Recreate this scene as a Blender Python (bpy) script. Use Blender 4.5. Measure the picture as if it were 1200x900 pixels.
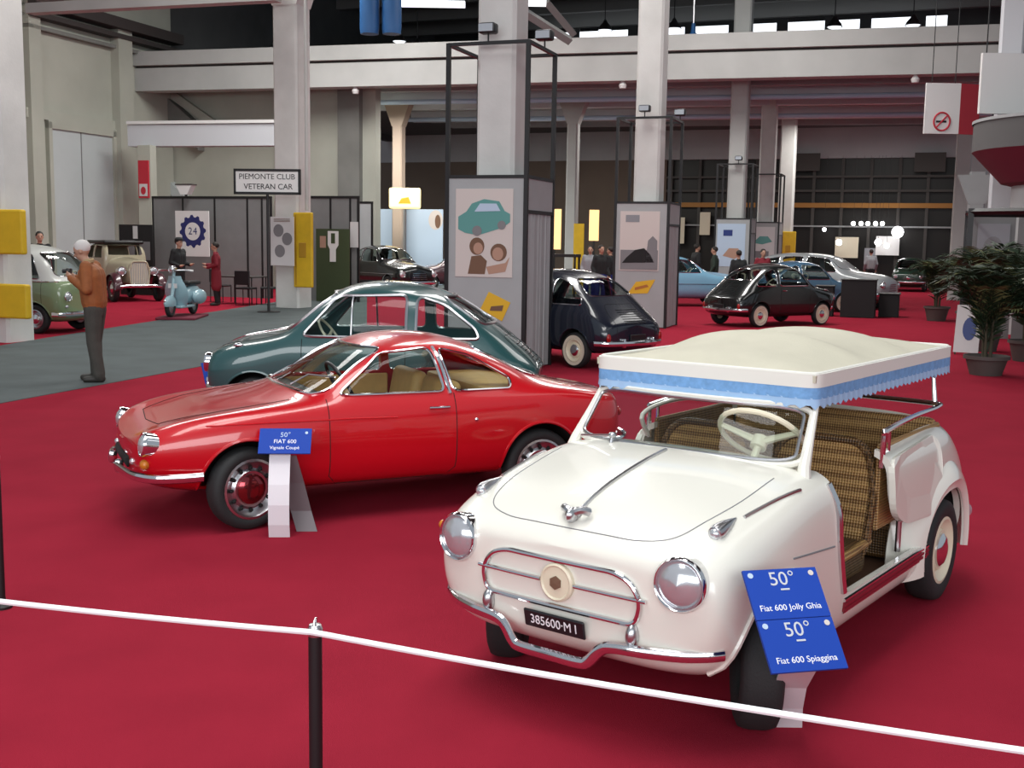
import bpy, bmesh, math, random
import numpy as np
from mathutils import Vector, Matrix
from mathutils.bvhtree import BVHTree
for _o in list(bpy.data.objects): bpy.data.objects.remove(_o, do_unlink=True)
SC = bpy.context.scene; COL = SC.collection
R = math.radians; PI = math.pi
random.seed(7)

# ------------------------------------------------------------------ camera
FPX, HY, ROLL, CH = 1320.0, 284.0, 0.9, 1.78
PITCH = math.atan2(450 - HY, FPX)
cd = bpy.data.cameras.new('camera'); cam = bpy.data.objects.new('camera', cd); COL.objects.link(cam)
cd.sensor_fit = 'HORIZONTAL'; cd.sensor_width = 36.0; cd.lens = 36.0 * FPX / 1200.0
cd.clip_start = 0.05; cd.clip_end = 400
cam.matrix_world = Matrix.Translation((0, 0, CH)) @ Matrix.Rotation(PI / 2 - PITCH, 4, 'X') @ Matrix.Rotation(R(ROLL), 4, 'Z')
SC.camera = cam

# ------------------------------------------------------------------ light and exposure
W = bpy.data.worlds.new('world'); SC.world = W; W.use_nodes = True
bg = W.node_tree.nodes['Background']; bg.inputs[0].default_value = (0.80, 0.90, 1.0, 1); bg.inputs[1].default_value = 0.42
def area(name, loc, sx, sy, power, color=(1, .98, .95), rot=(0, 0, 0)):
    l = bpy.data.lights.new(name, 'AREA'); l.shape = 'RECTANGLE'; l.size = sx; l.size_y = sy; l.energy = power; l.color = color
    o = bpy.data.objects.new(name, l); COL.objects.link(o); o.location = loc; o.rotation_euler = rot
    return o
area('window_wall', (-3, -9, 5.0), 22, 5, 1900, (.95, .98, 1.0), rot=(R(90), 0, 0))
area('skylight', (-2.4, 3.5, 9.0), 2.2, 8, 400, rot=(0, R(-14), R(-20)))
area('skylight', (0.6, 5.2, 9.2), 1.6, 8, 290, rot=(0, 0, R(-20)))
area('skylight', (7.0, 7.0, 9.0), 1.6, 9, 40, rot=(0, R(14), R(-20)))
area('skylight', (-7.5, 18.0, 9.6), 2.0, 9, 520, rot=(0, 0, R(-20)))
area('skylight', (0.5, 19.0, 9.6), 2.0, 9, 520, rot=(0, 0, R(-20)))
area('skylight', (8.0, 20.0, 9.6), 2.0, 9, 180, rot=(0, 0, R(-20)))
area('skylight', (-6.0, 31.0, 11.5), 2.0, 8, 1700, rot=(0, 0, R(-20)))
area('skylight', (5.0, 28.0, 11.5), 2.0, 8, 1100, rot=(0, 0, R(-20)))
for _x, _y, _p in ((-4.8, 43.0, 620), (2.2, 46.0, 600), (14.0, 45.0, 420)): area('slab_fill', (_x, _y, 6.72), 5.0, .5, _p, (1, .97, .92), rot=(0, 0, R(-20)))  # fill lights added under the slab to brighten the far hall
SC.view_settings.view_transform = 'Standard'; SC.view_settings.look = 'None'
SC.view_settings.exposure = 0.0; SC.view_settings.gamma = 1.0; SC.view_settings.use_curve_mapping = False

# ------------------------------------------------------------------ pixel helpers (direction only; distance from what a thing touches)
def ray(px, py):
    u, v = px - 600.0, py - 450.0; c, s = math.cos(R(ROLL)), math.sin(R(ROLL))
    u, v = c * u + s * v, -s * u + c * v
    return Vector((u, FPX * math.cos(PITCH) - v * math.sin(PITCH), -(FPX * math.sin(PITCH) + v * math.cos(PITCH))))
def atz(px, py, z=0.0):
    d = ray(px, py); return d * ((z - CH) / d.z) + Vector((0, 0, CH))
def aty(px, py, Y):
    d = ray(px, py); return d * (Y / d.y) + Vector((0, 0, CH))

# ------------------------------------------------------------------ materials
def nodes_of(name):
    m = bpy.data.materials.new(name); m.use_nodes = True
    nt = m.node_tree; return m, nt, nt.nodes['Principled BSDF']
def mat(name, col, rough=.6, metal=0.0, coat=0.0, var=0.0, scale=8.0, bump=0.0, bscale=40.0, emit=0.0, spec=.5):
    m, nt, b = nodes_of(name)
    c = (*col, 1) if len(col) == 3 else col
    b.inputs['Base Color'].default_value = c; b.inputs['Roughness'].default_value = rough
    b.inputs['Metallic'].default_value = metal; b.inputs['Coat Weight'].default_value = coat
    b.inputs['Coat Roughness'].default_value = .04; b.inputs['Specular IOR Level'].default_value = spec
    tc = nt.nodes.new('ShaderNodeTexCoord')
    if var > 0:
        n = nt.nodes.new('ShaderNodeTexNoise'); n.inputs['Scale'].default_value = scale; n.inputs['Detail'].default_value = 5
        nt.links.new(tc.outputs['Object'], n.inputs['Vector'])
        r = nt.nodes.new('ShaderNodeValToRGB'); r.color_ramp.elements[0].position = .3; r.color_ramp.elements[1].position = .7
        r.color_ramp.elements[0].color = (*[x * (1 - var) for x in col], 1); r.color_ramp.elements[1].color = (*[min(1, x * (1 + var)) for x in col], 1)
        nt.links.new(n.outputs[0], r.inputs[0]); nt.links.new(r.outputs[0], b.inputs['Base Color'])
    if bump > 0:
        n = nt.nodes.new('ShaderNodeTexNoise'); n.inputs['Scale'].default_value = bscale; n.inputs['Detail'].default_value = 3
        nt.links.new(tc.outputs['Object'], n.inputs['Vector'])
        bp = nt.nodes.new('ShaderNodeBump'); bp.inputs['Strength'].default_value = bump; bp.inputs['Distance'].default_value = .01
        nt.links.new(n.outputs[0], bp.inputs['Height']); nt.links.new(bp.outputs[0], b.inputs['Normal'])
    if emit > 0:
        b.inputs['Emission Color'].default_value = c; b.inputs['Emission Strength'].default_value = emit
    return m
def paint(name, col, rough=.32): return mat(name, col, rough=rough, coat=1.0, spec=.4)
def glass(name, tint=(.85, .92, .9), alpha=.12):
    m = bpy.data.materials.new(name); m.use_nodes = True; nt = m.node_tree; nt.nodes.clear()
    out = nt.nodes.new('ShaderNodeOutputMaterial'); mx = nt.nodes.new('ShaderNodeMixShader'); t = nt.nodes.new('ShaderNodeBsdfTransparent')
    g = nt.nodes.new('ShaderNodeBsdfGlossy'); fr = nt.nodes.new('ShaderNodeFresnel'); fr.inputs[0].default_value = 1.5
    t.inputs[0].default_value = (*tint, 1); g.inputs['Roughness'].default_value = .02
    mu = nt.nodes.new('ShaderNodeMath'); mu.operation = 'MULTIPLY'; mu.inputs[1].default_value = .6; nt.links.new(fr.outputs[0], mu.inputs[0]); nt.links.new(mu.outputs[0], mx.inputs[0]); nt.links.new(t.outputs[0], mx.inputs[1]); nt.links.new(g.outputs[0], mx.inputs[2]); nt.links.new(mx.outputs[0], out.inputs[0])
    return m
def wicker(name, c0, c1, s=60):
    m, nt, b = nodes_of(name); tc = nt.nodes.new('ShaderNodeTexCoord')
    def wave(direction):
        w = nt.nodes.new('ShaderNodeTexWave'); w.wave_type = 'BANDS'; w.bands_direction = direction; w.inputs['Scale'].default_value = s / 6.28
        w.inputs['Distortion'].default_value = .6; nt.links.new(tc.outputs['Object'], w.inputs['Vector']); return w
    a, c, d = wave('X'), wave('Y'), wave('Z')
    ma = nt.nodes.new('ShaderNodeMath'); ma.operation = 'ADD'; mb = nt.nodes.new('ShaderNodeMath'); mb.operation = 'ADD'
    nt.links.new(a.outputs['Fac'], ma.inputs[0]); nt.links.new(c.outputs['Fac'], ma.inputs[1]); nt.links.new(ma.outputs[0], mb.inputs[0]); nt.links.new(d.outputs['Fac'], mb.inputs[1])
    dv = nt.nodes.new('ShaderNodeMath'); dv.operation = 'DIVIDE'; dv.inputs[1].default_value = 3.0; nt.links.new(mb.outputs[0], dv.inputs[0])
    r = nt.nodes.new('ShaderNodeValToRGB'); r.color_ramp.elements[0].position = .25; r.color_ramp.elements[1].position = .75
    r.color_ramp.elements[0].color = (*c0, 1); r.color_ramp.elements[1].color = (*c1, 1)
    nt.links.new(dv.outputs[0], r.inputs[0]); nt.links.new(r.outputs[0], b.inputs['Base Color'])
    bp = nt.nodes.new('ShaderNodeBump'); bp.inputs['Strength'].default_value = .8; bp.inputs['Distance'].default_value = .01
    nt.links.new(dv.outputs[0], bp.inputs['Height']); nt.links.new(bp.outputs[0], b.inputs['Normal']); b.inputs['Roughness'].default_value = .45
    return m
M = {}
def mm(k, *a, **kw): M[k] = mat(k, *a, **kw)
mm('carpet', (.30, .017, .036), rough=1.0, var=.07, scale=2.0, bump=.5, bscale=260, spec=.05)
mm('aisle', (.072, .088, .090), rough=.8, var=.15, scale=1.5, bump=.2, bscale=60, spec=.3)
mm('concrete', (.60, .605, .585), rough=.85, var=.10, scale=1.2, bump=.25, bscale=18)
mm('concrete_dark', (.20, .205, .19), rough=.85, var=.12, scale=1.0)
mm('beam', (.46, .47, .455), rough=.8, var=.08, scale=.8)
mm('wall', (.44, .455, .39), rough=.9, var=.08, scale=.6)
mm('wall_door', (.50, .55, .55), rough=.7, var=.05, scale=.7)
mm('wall_back', (.42, .43, .44), rough=.9, var=.08, scale=.5)
mm('wall_brown', (.16, .125, .10), rough=.9, var=.1, scale=.5)
mm('roof', (.085, .088, .09), rough=.95, var=.2, scale=.5)
mm('truss', (.20, .20, .195), rough=.8)
mm('rail', (.05, .042, .04), rough=.7)
mm('panel', (.36, .38, .385), rough=.75, var=.04, scale=3)
mm('panel_dark', (.19, .195, .195), rough=.75, var=.05, scale=3)
mm('black', (.008, .008, .009), rough=.45)
mm('blackmatte', (.012, .012, .013), rough=.85)
mm('white', (.75, .75, .74), rough=.5)
mm('whiteglow', (.9, .95, 1.0), rough=.5, emit=1.6)
mm('paper', (.62, .62, .62), rough=.8)
mm('chrome', (.78, .78, .80), rough=.10, metal=1.0)
mm('alu', (.55, .55, .57), rough=.28, metal=1.0)
mm('rubber', (.014, .015, .016), rough=.75, bump=.2, bscale=120)
mm('dark', (.006, .006, .006), rough=.9)
mm('ivory', (.72, .66, .50), rough=.35)
mm('whitewall', (.66, .60, .48), rough=.6)
mm('tan', (.66, .40, .14), rough=.6, var=.08, scale=10)
mm('greyseat', (.22, .22, .22), rough=.8)
mm('redseat', (.25, .02, .03), rough=.7)
mm('lens', (.62, .64, .67), rough=.16, metal=.65)
mm('amber', (.55, .18, .02), rough=.25)
mm('redlens', (.35, .01, .01), rough=.2)
mm('cream', (.77, .755, .68), rough=.3, coat=.8)
mm('canvas', (.50, .475, .38), rough=.75, var=.04, scale=5, bump=.15, bscale=90)
mm('canvas_edge', (.72, .71, .66), rough=.7)
mm('fringe', (.16, .34, .62), rough=.85, var=.12, scale=40)
mm('fringe_light', (.34, .52, .76), rough=.85)
mm('blueboard', (.012, .055, .36), rough=.6, spec=.2)
mm('bluedark', (.01, .03, .18), rough=.4)
mm('signwhite', (.86, .87, .90), rough=.5)
mm('plateblack', (.01, .01, .012), rough=.35)
mm('yellow', (.62, .40, .012), rough=.55, var=.06, scale=6)
mm('yellowprint', (.70, .42, .02), rough=.6)
mm('signred', (.50, .02, .04), rough=.5)
mm('navyprint', (.02, .025, .14), rough=.6)
mm('greenboard', (.045, .065, .025), rough=.8)
mm('lightblue', (.46, .58, .72), rough=.6)
mm('glow', (1.0, .80, .38), rough=.5, emit=1.1)
mm('glowwarm', (1.0, .60, .25), rough=.5, emit=1.1)
mm('lampwhite', (1, 1, 1), rough=.5, emit=9)
mm('bluepipe', (.02, .11, .30), rough=.5)
mm('teal', (.10, .30, .28), rough=.6)
mm('brownprint', (.16, .085, .05), rough=.7)
mm('skinprint', (.42, .25, .18), rough=.7)
mm('greyprint', (.20, .20, .21), rough=.7)
mm('pinkpaper', (.60, .55, .52), rough=.8)
mm('orange', (.42, .15, .03), rough=.6)
mm('skin', (.46, .26, .18), rough=.55)
mm('hairwhite', (.62, .60, .58), rough=.8)
mm('hairdark', (.02, .015, .012), rough=.7)
mm('jacket', (.27, .085, .022), rough=.75, var=.15, scale=14, bump=.3, bscale=25)
mm('shirt', (.42, .30, .16), rough=.8)
mm('trousers', (.052, .050, .043), rough=.85, var=.12, scale=9)
mm('shoe', (.03, .026, .022), rough=.5)
mm('blackcloth', (.010, .011, .012), rough=.85)
mm('redcloth', (.20, .010, .022), rough=.8)
mm('greencloth', (.02, .035, .025), rough=.85)
mm('greycloth', (.25, .26, .28), rough=.8)
mm('leaf', (.016, .034, .013), rough=.6, var=.35, scale=9)
mm('leaf_light', (.11, .12, .045), rough=.6, var=.25, scale=9)
mm('soil', (.03, .022, .016), rough=.95)
mm('pot', (.075, .06, .055), rough=.7)
mm('stem', (.06, .05, .03), rough=.8)
mm('darkred', (.14, .012, .03), rough=.8)
mm('sillred', (.22, .012, .025), rough=.35)
mm('glassdark', (.016, .014, .012), rough=.35, spec=.25)
mm('mullion', (.055, .05, .045), rough=.6)
mm('orangebar', (.38, .17, .03), rough=.6)
mm('lightwhite', (.55, .57, .60), rough=.6); mm('tanwall', (.45, .36, .29), rough=.8)
mm('jstrip', (.62, .66, .70), rough=.6); mm('slabdark', (.10, .105, .105), rough=.9); mm('parapet', (.10, .10, .10), rough=.8); mm('standgrey', (.16, .14, .15), rough=.5)
M['glass'] = glass('glass'); M['glassg'] = glass('glassgreen', (.62, .72, .68))
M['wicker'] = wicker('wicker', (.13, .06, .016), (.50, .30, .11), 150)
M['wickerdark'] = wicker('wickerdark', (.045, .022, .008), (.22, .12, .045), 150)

# ------------------------------------------------------------------ mesh helpers
class MB:
    def __init__(s): s.v = []; s.f = []; s.m = []; s.cur = 0
    def add(s, vs, fs):
        o = len(s.v); s.v += [tuple(v) for v in vs]; s.f += [tuple(i + o for i in f) for f in fs]; s.m += [s.cur] * len(fs); return s
    def box(s, x0, x1, y0, y1, z0, z1, T=None):
        vs = [Vector((x, y, z)) for z in (z0, z1) for y in (y0, y1) for x in (x0, x1)]
        if T: vs = [T @ v for v in vs]
        return s.add(vs, [(0, 2, 3, 1), (4, 5, 7, 6), (0, 1, 5, 4), (2, 6, 7, 3), (0, 4, 6, 2), (1, 3, 7, 5)])
    def rbox(s, x0, x1, y0, y1, z0, z1, r=.02, seg=2, T=None):
        bm = bmesh.new(); bmesh.ops.create_cube(bm, size=1)
        for v in bm.verts: v.co = Vector(((x0 + x1) / 2 + v.co.x * (x1 - x0), (y0 + y1) / 2 + v.co.y * (y1 - y0), (z0 + z1) / 2 + v.co.z * (z1 - z0)))
        bmesh.ops.bevel(bm, geom=bm.edges[:], offset=r, segments=seg, affect='EDGES', profile=.5)
        bm.verts.index_update(); vs = [(T @ v.co if T else v.co) for v in bm.verts]; fs = [tuple(v.index for v in f.verts) for f in bm.faces]; bm.free()
        return s.add(vs, fs)
    def tube(s, path, r, n=8, closed=False, flat=1.0, up=None):
        P = [Vector(p) for p in path]; L = len(P); rs = r if isinstance(r, (list, tuple)) else [r] * L
        vs = []; fs = []; prev = None
        for i in range(L):
            a = P[(i - 1) % L] if (closed or i > 0) else P[i]; b = P[(i + 1) % L] if (closed or i < L - 1) else P[i]
            t = (b - a)
            if t.length < 1e-9: t = Vector((0, 0, 1))
            t.normalize()
            if up is not None: ref = Vector(up)
            elif prev is not None: ref = prev
            else: ref = Vector((0, 0, 1)) if abs(t.z) < .9 else Vector((1, 0, 0))
            nrm = ref - t * ref.dot(t)
            if nrm.length < 1e-6: nrm = t.orthogonal()
            nrm.normalize(); bn = t.cross(nrm); prev = nrm
            for k in range(n):
                q = 2 * PI * k / n; vs.append(P[i] + nrm * (math.cos(q) * rs[i]) + bn * (math.sin(q) * rs[i] * flat))
        for i in range(L if closed else L - 1):
            j = (i + 1) % L
            for k in range(n): fs.append((i * n + k, i * n + (k + 1) % n, j * n + (k + 1) % n, j * n + k))
        if not closed: fs += [tuple(range(n))[::-1], tuple((L - 1) * n + k for k in range(n))]
        return s.add(vs, fs)
    def lathe(s, prof, n=24, T=None, caps=True):
        vs = []; fs = []
        for r_, h in prof:
            for k in range(n):
                q = 2 * PI * k / n; v = Vector((r_ * math.cos(q), r_ * math.sin(q), h)); vs.append(T @ v if T else v)
        for i in range(len(prof) - 1):
            for k in range(n): fs.append((i * n + k, i * n + (k + 1) % n, (i + 1) * n + (k + 1) % n, (i + 1) * n + k))
        if caps:
            if prof[0][0] > 1e-6: fs.append(tuple(range(n))[::-1])
            if prof[-1][0] > 1e-6: fs.append(tuple((len(prof) - 1) * n + k for k in range(n)))
        return s.add(vs, fs)
    def prism(s, poly, a, b, axis='y', T=None):
        def P(u, v, w):
            q = Vector((u, w, v)) if axis == 'y' else Vector((w, u, v)) if axis == 'x' else Vector((u, v, w))
            return T @ q if T else q
        n = len(poly); vs = [P(u, v, a) for u, v in poly] + [P(u, v, b) for u, v in poly]
        return s.add(vs, [tuple(range(n))[::-1], tuple(range(n, 2 * n))] + [(i, (i + 1) % n, n + (i + 1) % n, n + i) for i in range(n)])
    def ell(s, c, rad, nu=16, nv=10, T=None):
        vs = []; fs = []
        for j in range(1, nv):
            t = PI * j / nv
            for k in range(nu):
                q = 2 * PI * k / nu; v = Vector((c[0] + rad[0] * math.sin(t) * math.cos(q), c[1] + rad[1] * math.sin(t) * math.sin(q), c[2] + rad[2] * math.cos(t))); vs.append(T @ v if T else v)
        top = Vector((c[0], c[1], c[2] + rad[2])); bot = Vector((c[0], c[1], c[2] - rad[2])); vs += [T @ top if T else top, T @ bot if T else bot]
        for j in range(nv - 2):
            for k in range(nu): fs.append((j * nu + k, (j + 1) * nu + k, (j + 1) * nu + (k + 1) % nu, j * nu + (k + 1) % nu))
        a = len(vs) - 2
        for k in range(nu): fs.append((a, k, (k + 1) % nu)); fs.append((a + 1, (nv - 2) * nu + (k + 1) % nu, (nv - 2) * nu + k))
        return s.add(vs, fs)
    def mesh(s, name, recalc=True):
        me = bpy.data.meshes.new(name); me.from_pydata(s.v, [], s.f); me.polygons.foreach_set('material_index', s.m)
        if recalc:
            bm = bmesh.new(); bm.from_mesh(me); bmesh.ops.recalc_face_normals(bm, faces=bm.faces[:]); bm.to_mesh(me); bm.free()
        return me
    def build(s, name, mats, parent=None, smooth=False, auto=35, recalc=True):
        me = s.mesh(name, recalc); return link(name, me, mats, parent, smooth, auto)
def link(name, me, mats, parent=None, smooth=False, auto=35):
    mi = [p.material_index for p in me.polygons]
    me.materials.clear()
    for k in (mats if isinstance(mats, (list, tuple)) else [mats]): me.materials.append(M[k] if isinstance(k, str) else k)
    if len(me.materials) > 1: me.polygons.foreach_set('material_index', mi)
    if smooth:
        me.polygons.foreach_set('use_smooth', [True] * len(me.polygons))
        if auto: me.set_sharp_from_angle(angle=R(auto))
    o = bpy.data.objects.new(name, me); COL.objects.link(o)
    if parent: o.parent = parent
    return o
def tag(o, label, cat, group=None):
    o['label'] = label; o['category'] = cat
    if group: o['group'] = group
    return o
def struct(o): o['kind'] = 'structure'; return o
def thing(name, label, cat, loc=(0, 0, 0), rz=0.0, group=None):
    o = bpy.data.objects.new(name, None); COL.objects.link(o); o.location = loc; o.rotation_euler = (0, 0, rz); o.empty_display_size = .1
    return tag(o, label, cat, group)
def evaluated(me, mods):
    o = bpy.data.objects.new('tmp', me); COL.objects.link(o)
    for typ, kw in mods:
        m = o.modifiers.new(typ, typ)
        for k, v in kw.items(): setattr(m, k, v)
    dg = bpy.context.evaluated_depsgraph_get(); r = bpy.data.meshes.new_from_object(o.evaluated_get(dg))
    bpy.data.objects.remove(o, do_unlink=True); return r
def text_mesh(body, size, ext=.002, bold=0.0):
    c = bpy.data.curves.new('text', 'FONT'); c.body = body; c.size = size; c.align_x = 'CENTER'; c.align_y = 'CENTER'; c.extrude = ext; c.offset = bold * size; c.resolution_u = 3
    o = bpy.data.objects.new('text', c); COL.objects.link(o); dg = bpy.context.evaluated_depsgraph_get()
    me = bpy.data.meshes.new_from_object(o.evaluated_get(dg)); bpy.data.objects.remove(o, do_unlink=True); return me
def lettering(body, size, T, m, parent, name='lettering', ext=.002, sx=1.0, bold=.0):
    me = text_mesh(body, size, ext, bold); me.transform(T @ Matrix.Diagonal((sx, 1, 1, 1))); return link(name, me, m, parent)
def face_T(o, right, up):
    r = Vector(right).normalized(); u = Vector(up).normalized(); n = r.cross(u); T = Matrix.Identity(4)
    for i in range(3): T[i][0] = r[i]; T[i][1] = u[i]; T[i][2] = n[i]; T[i][3] = o[i]
    return T
def fillet(poly, r, seg=5):
    out = []; n = len(poly)
    for i in range(n):
        p = Vector(poly[i]); a = Vector(poly[i - 1]) - p; b = Vector(poly[(i + 1) % n]) - p
        la, lb = a.length, b.length; d = min(r, la * .45, lb * .45); A = p + a / la * d; B = p + b / lb * d
        for k in range(seg + 1):
            t = k / seg; out.append(tuple(A * (1 - t) ** 2 + p * (2 * t * (1 - t)) + B * t * t))
    return out
def smooth_path(pts, n=6, closed=False):
    P = [Vector(p) for p in pts]; L = len(P); out = []
    for i in range(L if closed else L - 1):
        g = lambda k: P[k % L] if closed else P[max(0, min(L - 1, k))]
        a, b, c, d = g(i - 1), g(i), g(i + 1), g(i + 2)
        for k in range(n):
            t = k / n; out.append(.5 * ((2 * b) + (c - a) * t + (2 * a - 5 * b + 4 * c - d) * t * t + (3 * b - a - 3 * c + d) * t ** 3))
    if not closed: out.append(P[-1])
    return out
def resample(pts, step, closed=True):
    P = [Vector(p) for p in pts]; out = []
    for i in range(len(P) if closed else len(P) - 1):
        a, b = P[i], P[(i + 1) % len(P)]; n = max(1, int((b - a).length / step))
        for k in range(n): out.append(a.lerp(b, k / n))
    if not closed: out.append(P[-1])
    return out
def inside(poly, x, y):
    r = False; n = len(poly); j = n - 1
    for i in range(n):
        xi, yi = poly[i]; xj, yj = poly[j]
        if (yi > y) != (yj > y) and x < (xj - xi) * (y - yi) / (yj - yi) + xi: r = not r
        j = i
    return r
def grow(poly, d):
    c = Vector((sum(p[0] for p in poly) / len(poly), sum(p[1] for p in poly) / len(poly)))
    return [tuple(Vector(p) + (Vector(p) - c).normalized() * d) for p in poly]
# ------------------------------------------------------------------ car bodies: cage -> subdivided shell -> windows and wheel arches cut out
class Shell:
    def __init__(s, st, lvl=3):
        vs = []; fs = []; n = 16
        for x, pts in st:
            L = [((x + p[2]) if len(p) > 2 else x, p[0], p[1]) for p in pts]
            vs += L + [(a, -b, c) for a, b, c in L[7:0:-1]]
        for i in range(len(st) - 1):
            for k in range(n): fs.append((i * n + k, i * n + (k + 1) % n, (i + 1) * n + (k + 1) % n, (i + 1) * n + k))
        for o in (0, (len(st) - 1) * n):
            fs += [(o + i, o + i + 1, o + 15 - i, o + 16 - i) for i in range(1, 7)] + [(o, o + 1, o + 15), (o + 8, o + 7, o + 9)]
        b = MB(); b.add(vs, fs); s.mesh = evaluated(b.mesh('cage'), [('SUBSURF', dict(levels=lvl, render_levels=lvl))])
        s.co = [v.co.copy() for v in s.mesh.vertices]; s.bvh = BVHTree.FromPolygons(s.co, [tuple(p.vertices) for p in s.mesh.polygons])
    def hit(s, o, d, off=0.0):
        r = s.bvh.ray_cast(Vector(o), Vector(d)); 
        if r[0] is None:
            r = s.bvh.find_nearest(Vector(o) + Vector(d) * 1.4)
        nrm = r[1]
        if nrm.dot(Vector(d)) > 0: nrm = -nrm
        return r[0] + nrm * off
    def side(s, x, z, sg=1, off=0.0): return s.hit((x, 2.0 * sg, z), (0, -sg, 0), off)
    def top(s, x, y, off=0.0): return s.hit((x, y, 3), (0, 0, -1), off)
    def front(s, y, z, sg=1, off=0.0): return s.hit((4.0 * sg, y, z), (-sg, 0, 0), off)
def win_cutter(w):
    b = MB()
    if w[0] == 'side': b.prism(w[1], -1.5, 1.5, 'y')
    elif w[0] == 'front': b.prism(w[1], w[2], w[3], 'x')
    elif w[0] == 'top': b.prism(w[1], w[2], w[3], 'z')
    return b
def carve(me, cutters, thick):
    tmp = []; o = bpy.data.objects.new('tmpbody', me.copy()); COL.objects.link(o); tmp.append(o)
    m = o.modifiers.new('s', 'SOLIDIFY'); m.thickness = thick; m.offset = -1; m.use_even_offset = False
    for c in cutters:
        k = bpy.data.objects.new('tmpcut', c.mesh('cut')); COL.objects.link(k); tmp.append(k)
        m = o.modifiers.new('b', 'BOOLEAN'); m.operation = 'DIFFERENCE'; m.solver = 'EXACT'; m.object = k
    dg = bpy.context.evaluated_depsgraph_get(); r = bpy.data.meshes.new_from_object(o.evaluated_get(dg))
    for t in tmp: bpy.data.objects.remove(t, do_unlink=True)
    return r
def glass_piece(sh, w, sg=1, off=.010):
    pol = grow(w[1], .028); vs = {}; b = MB(); me = sh.mesh
    for p in me.polygons:
        c = p.center; n = p.normal
        if w[0] == 'side':
            if c.y * sg < .2 or abs(n.y) < .25 or not inside(pol, c.x, c.z): continue
        elif w[0] == 'front':
            if n.x * w[4] < .12 or not (w[2] <= c.x <= w[3]) or not inside(pol, c.y, c.z): continue
        idx = []
        for v in p.vertices:
            if v not in vs: vs[v] = len(b.v); b.v.append(tuple(me.vertices[v].co - me.vertices[v].normal * off))
            idx.append(vs[v])
        b.f.append(tuple(idx)); b.m.append(0)
    return b
def loop_path(sh, w, sg=1, off=.004, step=.03):
    pts = resample(w[1], step)
    if w[0] == 'side': return [sh.side(p.x, p.y, sg, off) for p in pts]
    return [sh.front(p.x, p.y, w[4], off) for p in pts]
def wheel(root, x, y, r, w, steer=0, style='steel', rim='ivory', whitewall=False, hub='chrome', n=32, rf=.62):
    sg = 1 if y > 0 else -1; rr = r * rf; h = w / 2
    T = Matrix.Translation((x, y, r)) @ Matrix.Rotation(steer, 4, 'Z') @ Matrix.Rotation(-sg * PI / 2, 4, 'X')
    t = MB(); t.lathe([(rr, -h * .8), (rr + .012, -h), (r * .86, -h * 1.08), (r * .96, -h * .92), (r * .99, -h * .6), (r, -h * .3), (r, h * .3), (r * .99, h * .6), (r * .96, h * .92), (r * .86, h * 1.08), (rr + .012, h), (rr, h * .8), (rr - .02, 0), (rr, -h * .8)], n, T, caps=False)
    o = t.build('wheel', 'rubber', root, True, 50)
    b = MB(); b.lathe([(rr + .004, h * .55), (rr + .010, h * 1.0), (rr - .004, h * 1.04), (rr - .018, h * .80), (rr - .05, h * .55), (rr * .62, h * .80), (rr * .45, h * .72), (0, h * .72)], n, T); ro = b.build('rim', rim, o, True, 40)
    if style == 'slots':
        for k in range(12):
            q = 2 * PI * k / 12; b = MB(); b.ell((rr * .74 * math.cos(q), rr * .74 * math.sin(q), h * .70), (.013, .013, h * .16), 8, 6, T); b.build('rim_hole', 'dark', o)
    b = MB(); b.lathe([(rr * .52, h * .70), (rr * .52, h * .90), (rr * .40, h * 1.12), (rr * .2, h * 1.22), (0, h * 1.25)], 24, T); b.build('hubcap', hub, o, True, 40)
    if whitewall:
        b = MB(); b.lathe([(rr + .012, h * 1.02), (r * .84, h * 1.115), (r * .84, h * 1.06), (rr + .012, h * .95)], n, T, caps=False); b.build('whitewall', 'whitewall', o, True, 40)
    return o
def seat(root, x, y, w, z0, m, depth=.46, back=.5, name='seat', tilt=.2):
    b = MB(); b.rbox(x - depth / 2, x + depth / 2, y - w / 2, y + w / 2, z0, z0 + .14, .05, 3)
    T = Matrix.Translation((x - depth / 2 + .02, y, z0 + .08)) @ Matrix.Rotation(-tilt, 4, 'Y'); b.rbox(-.06, .06, -w / 2, w / 2, 0, back, .05, 3, T)
    return b.build(name, m, root, True, 40)
def steering(root, c, r, tilt, m='ivory', col=True):
    T = Matrix.Translation(c) @ Matrix.Rotation(tilt, 4, 'Y'); b = MB()
    b.tube([T @ Vector((r * math.cos(2 * PI * k / 28), r * math.sin(2 * PI * k / 28), 0)) for k in range(28)], .012, 8, True)
    for q in (PI / 2 * .8, -PI / 2 * .8): b.tube([T @ Vector((0, 0, -.03)), T @ Vector((r * math.cos(q) * .98, r * math.sin(q) * .98, 0))], [.018, .011], 6)
    b.lathe([(.035, -.06), (.035, -.01), (0, 0)], 12, T)
    b.tube([T @ Vector((0, 0, -.05)), T @ Vector((0, 0, -.45))], .016, 8)
    return b.build('steering_wheel', m, root, True, 40)
def headlamp(root, c, r, d=(1, 0, 0), rimmat='chrome', lens='lens', depth=.05):
    d = Vector(d).normalized(); rot = Vector((0, 0, 1)).rotation_difference(d).to_matrix().to_4x4(); T = Matrix.Translation(c) @ rot; b = MB()
    b.lathe([(r * .97, -depth), (r * 1.04, 0), (r * 1.05, .012), (r * .98, .022), (r * .90, .016), (r * .88, .004)], 28, T, caps=False); o = b.build('headlight', rimmat, root, True, 50)
    b = MB(); b.lathe([(r * .90, .006), (r * .75, .022), (r * .45, .034), (0, .040)], 28, T); b.build('lens', lens, o, True, 60)
    return o
_cache = {}
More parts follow.
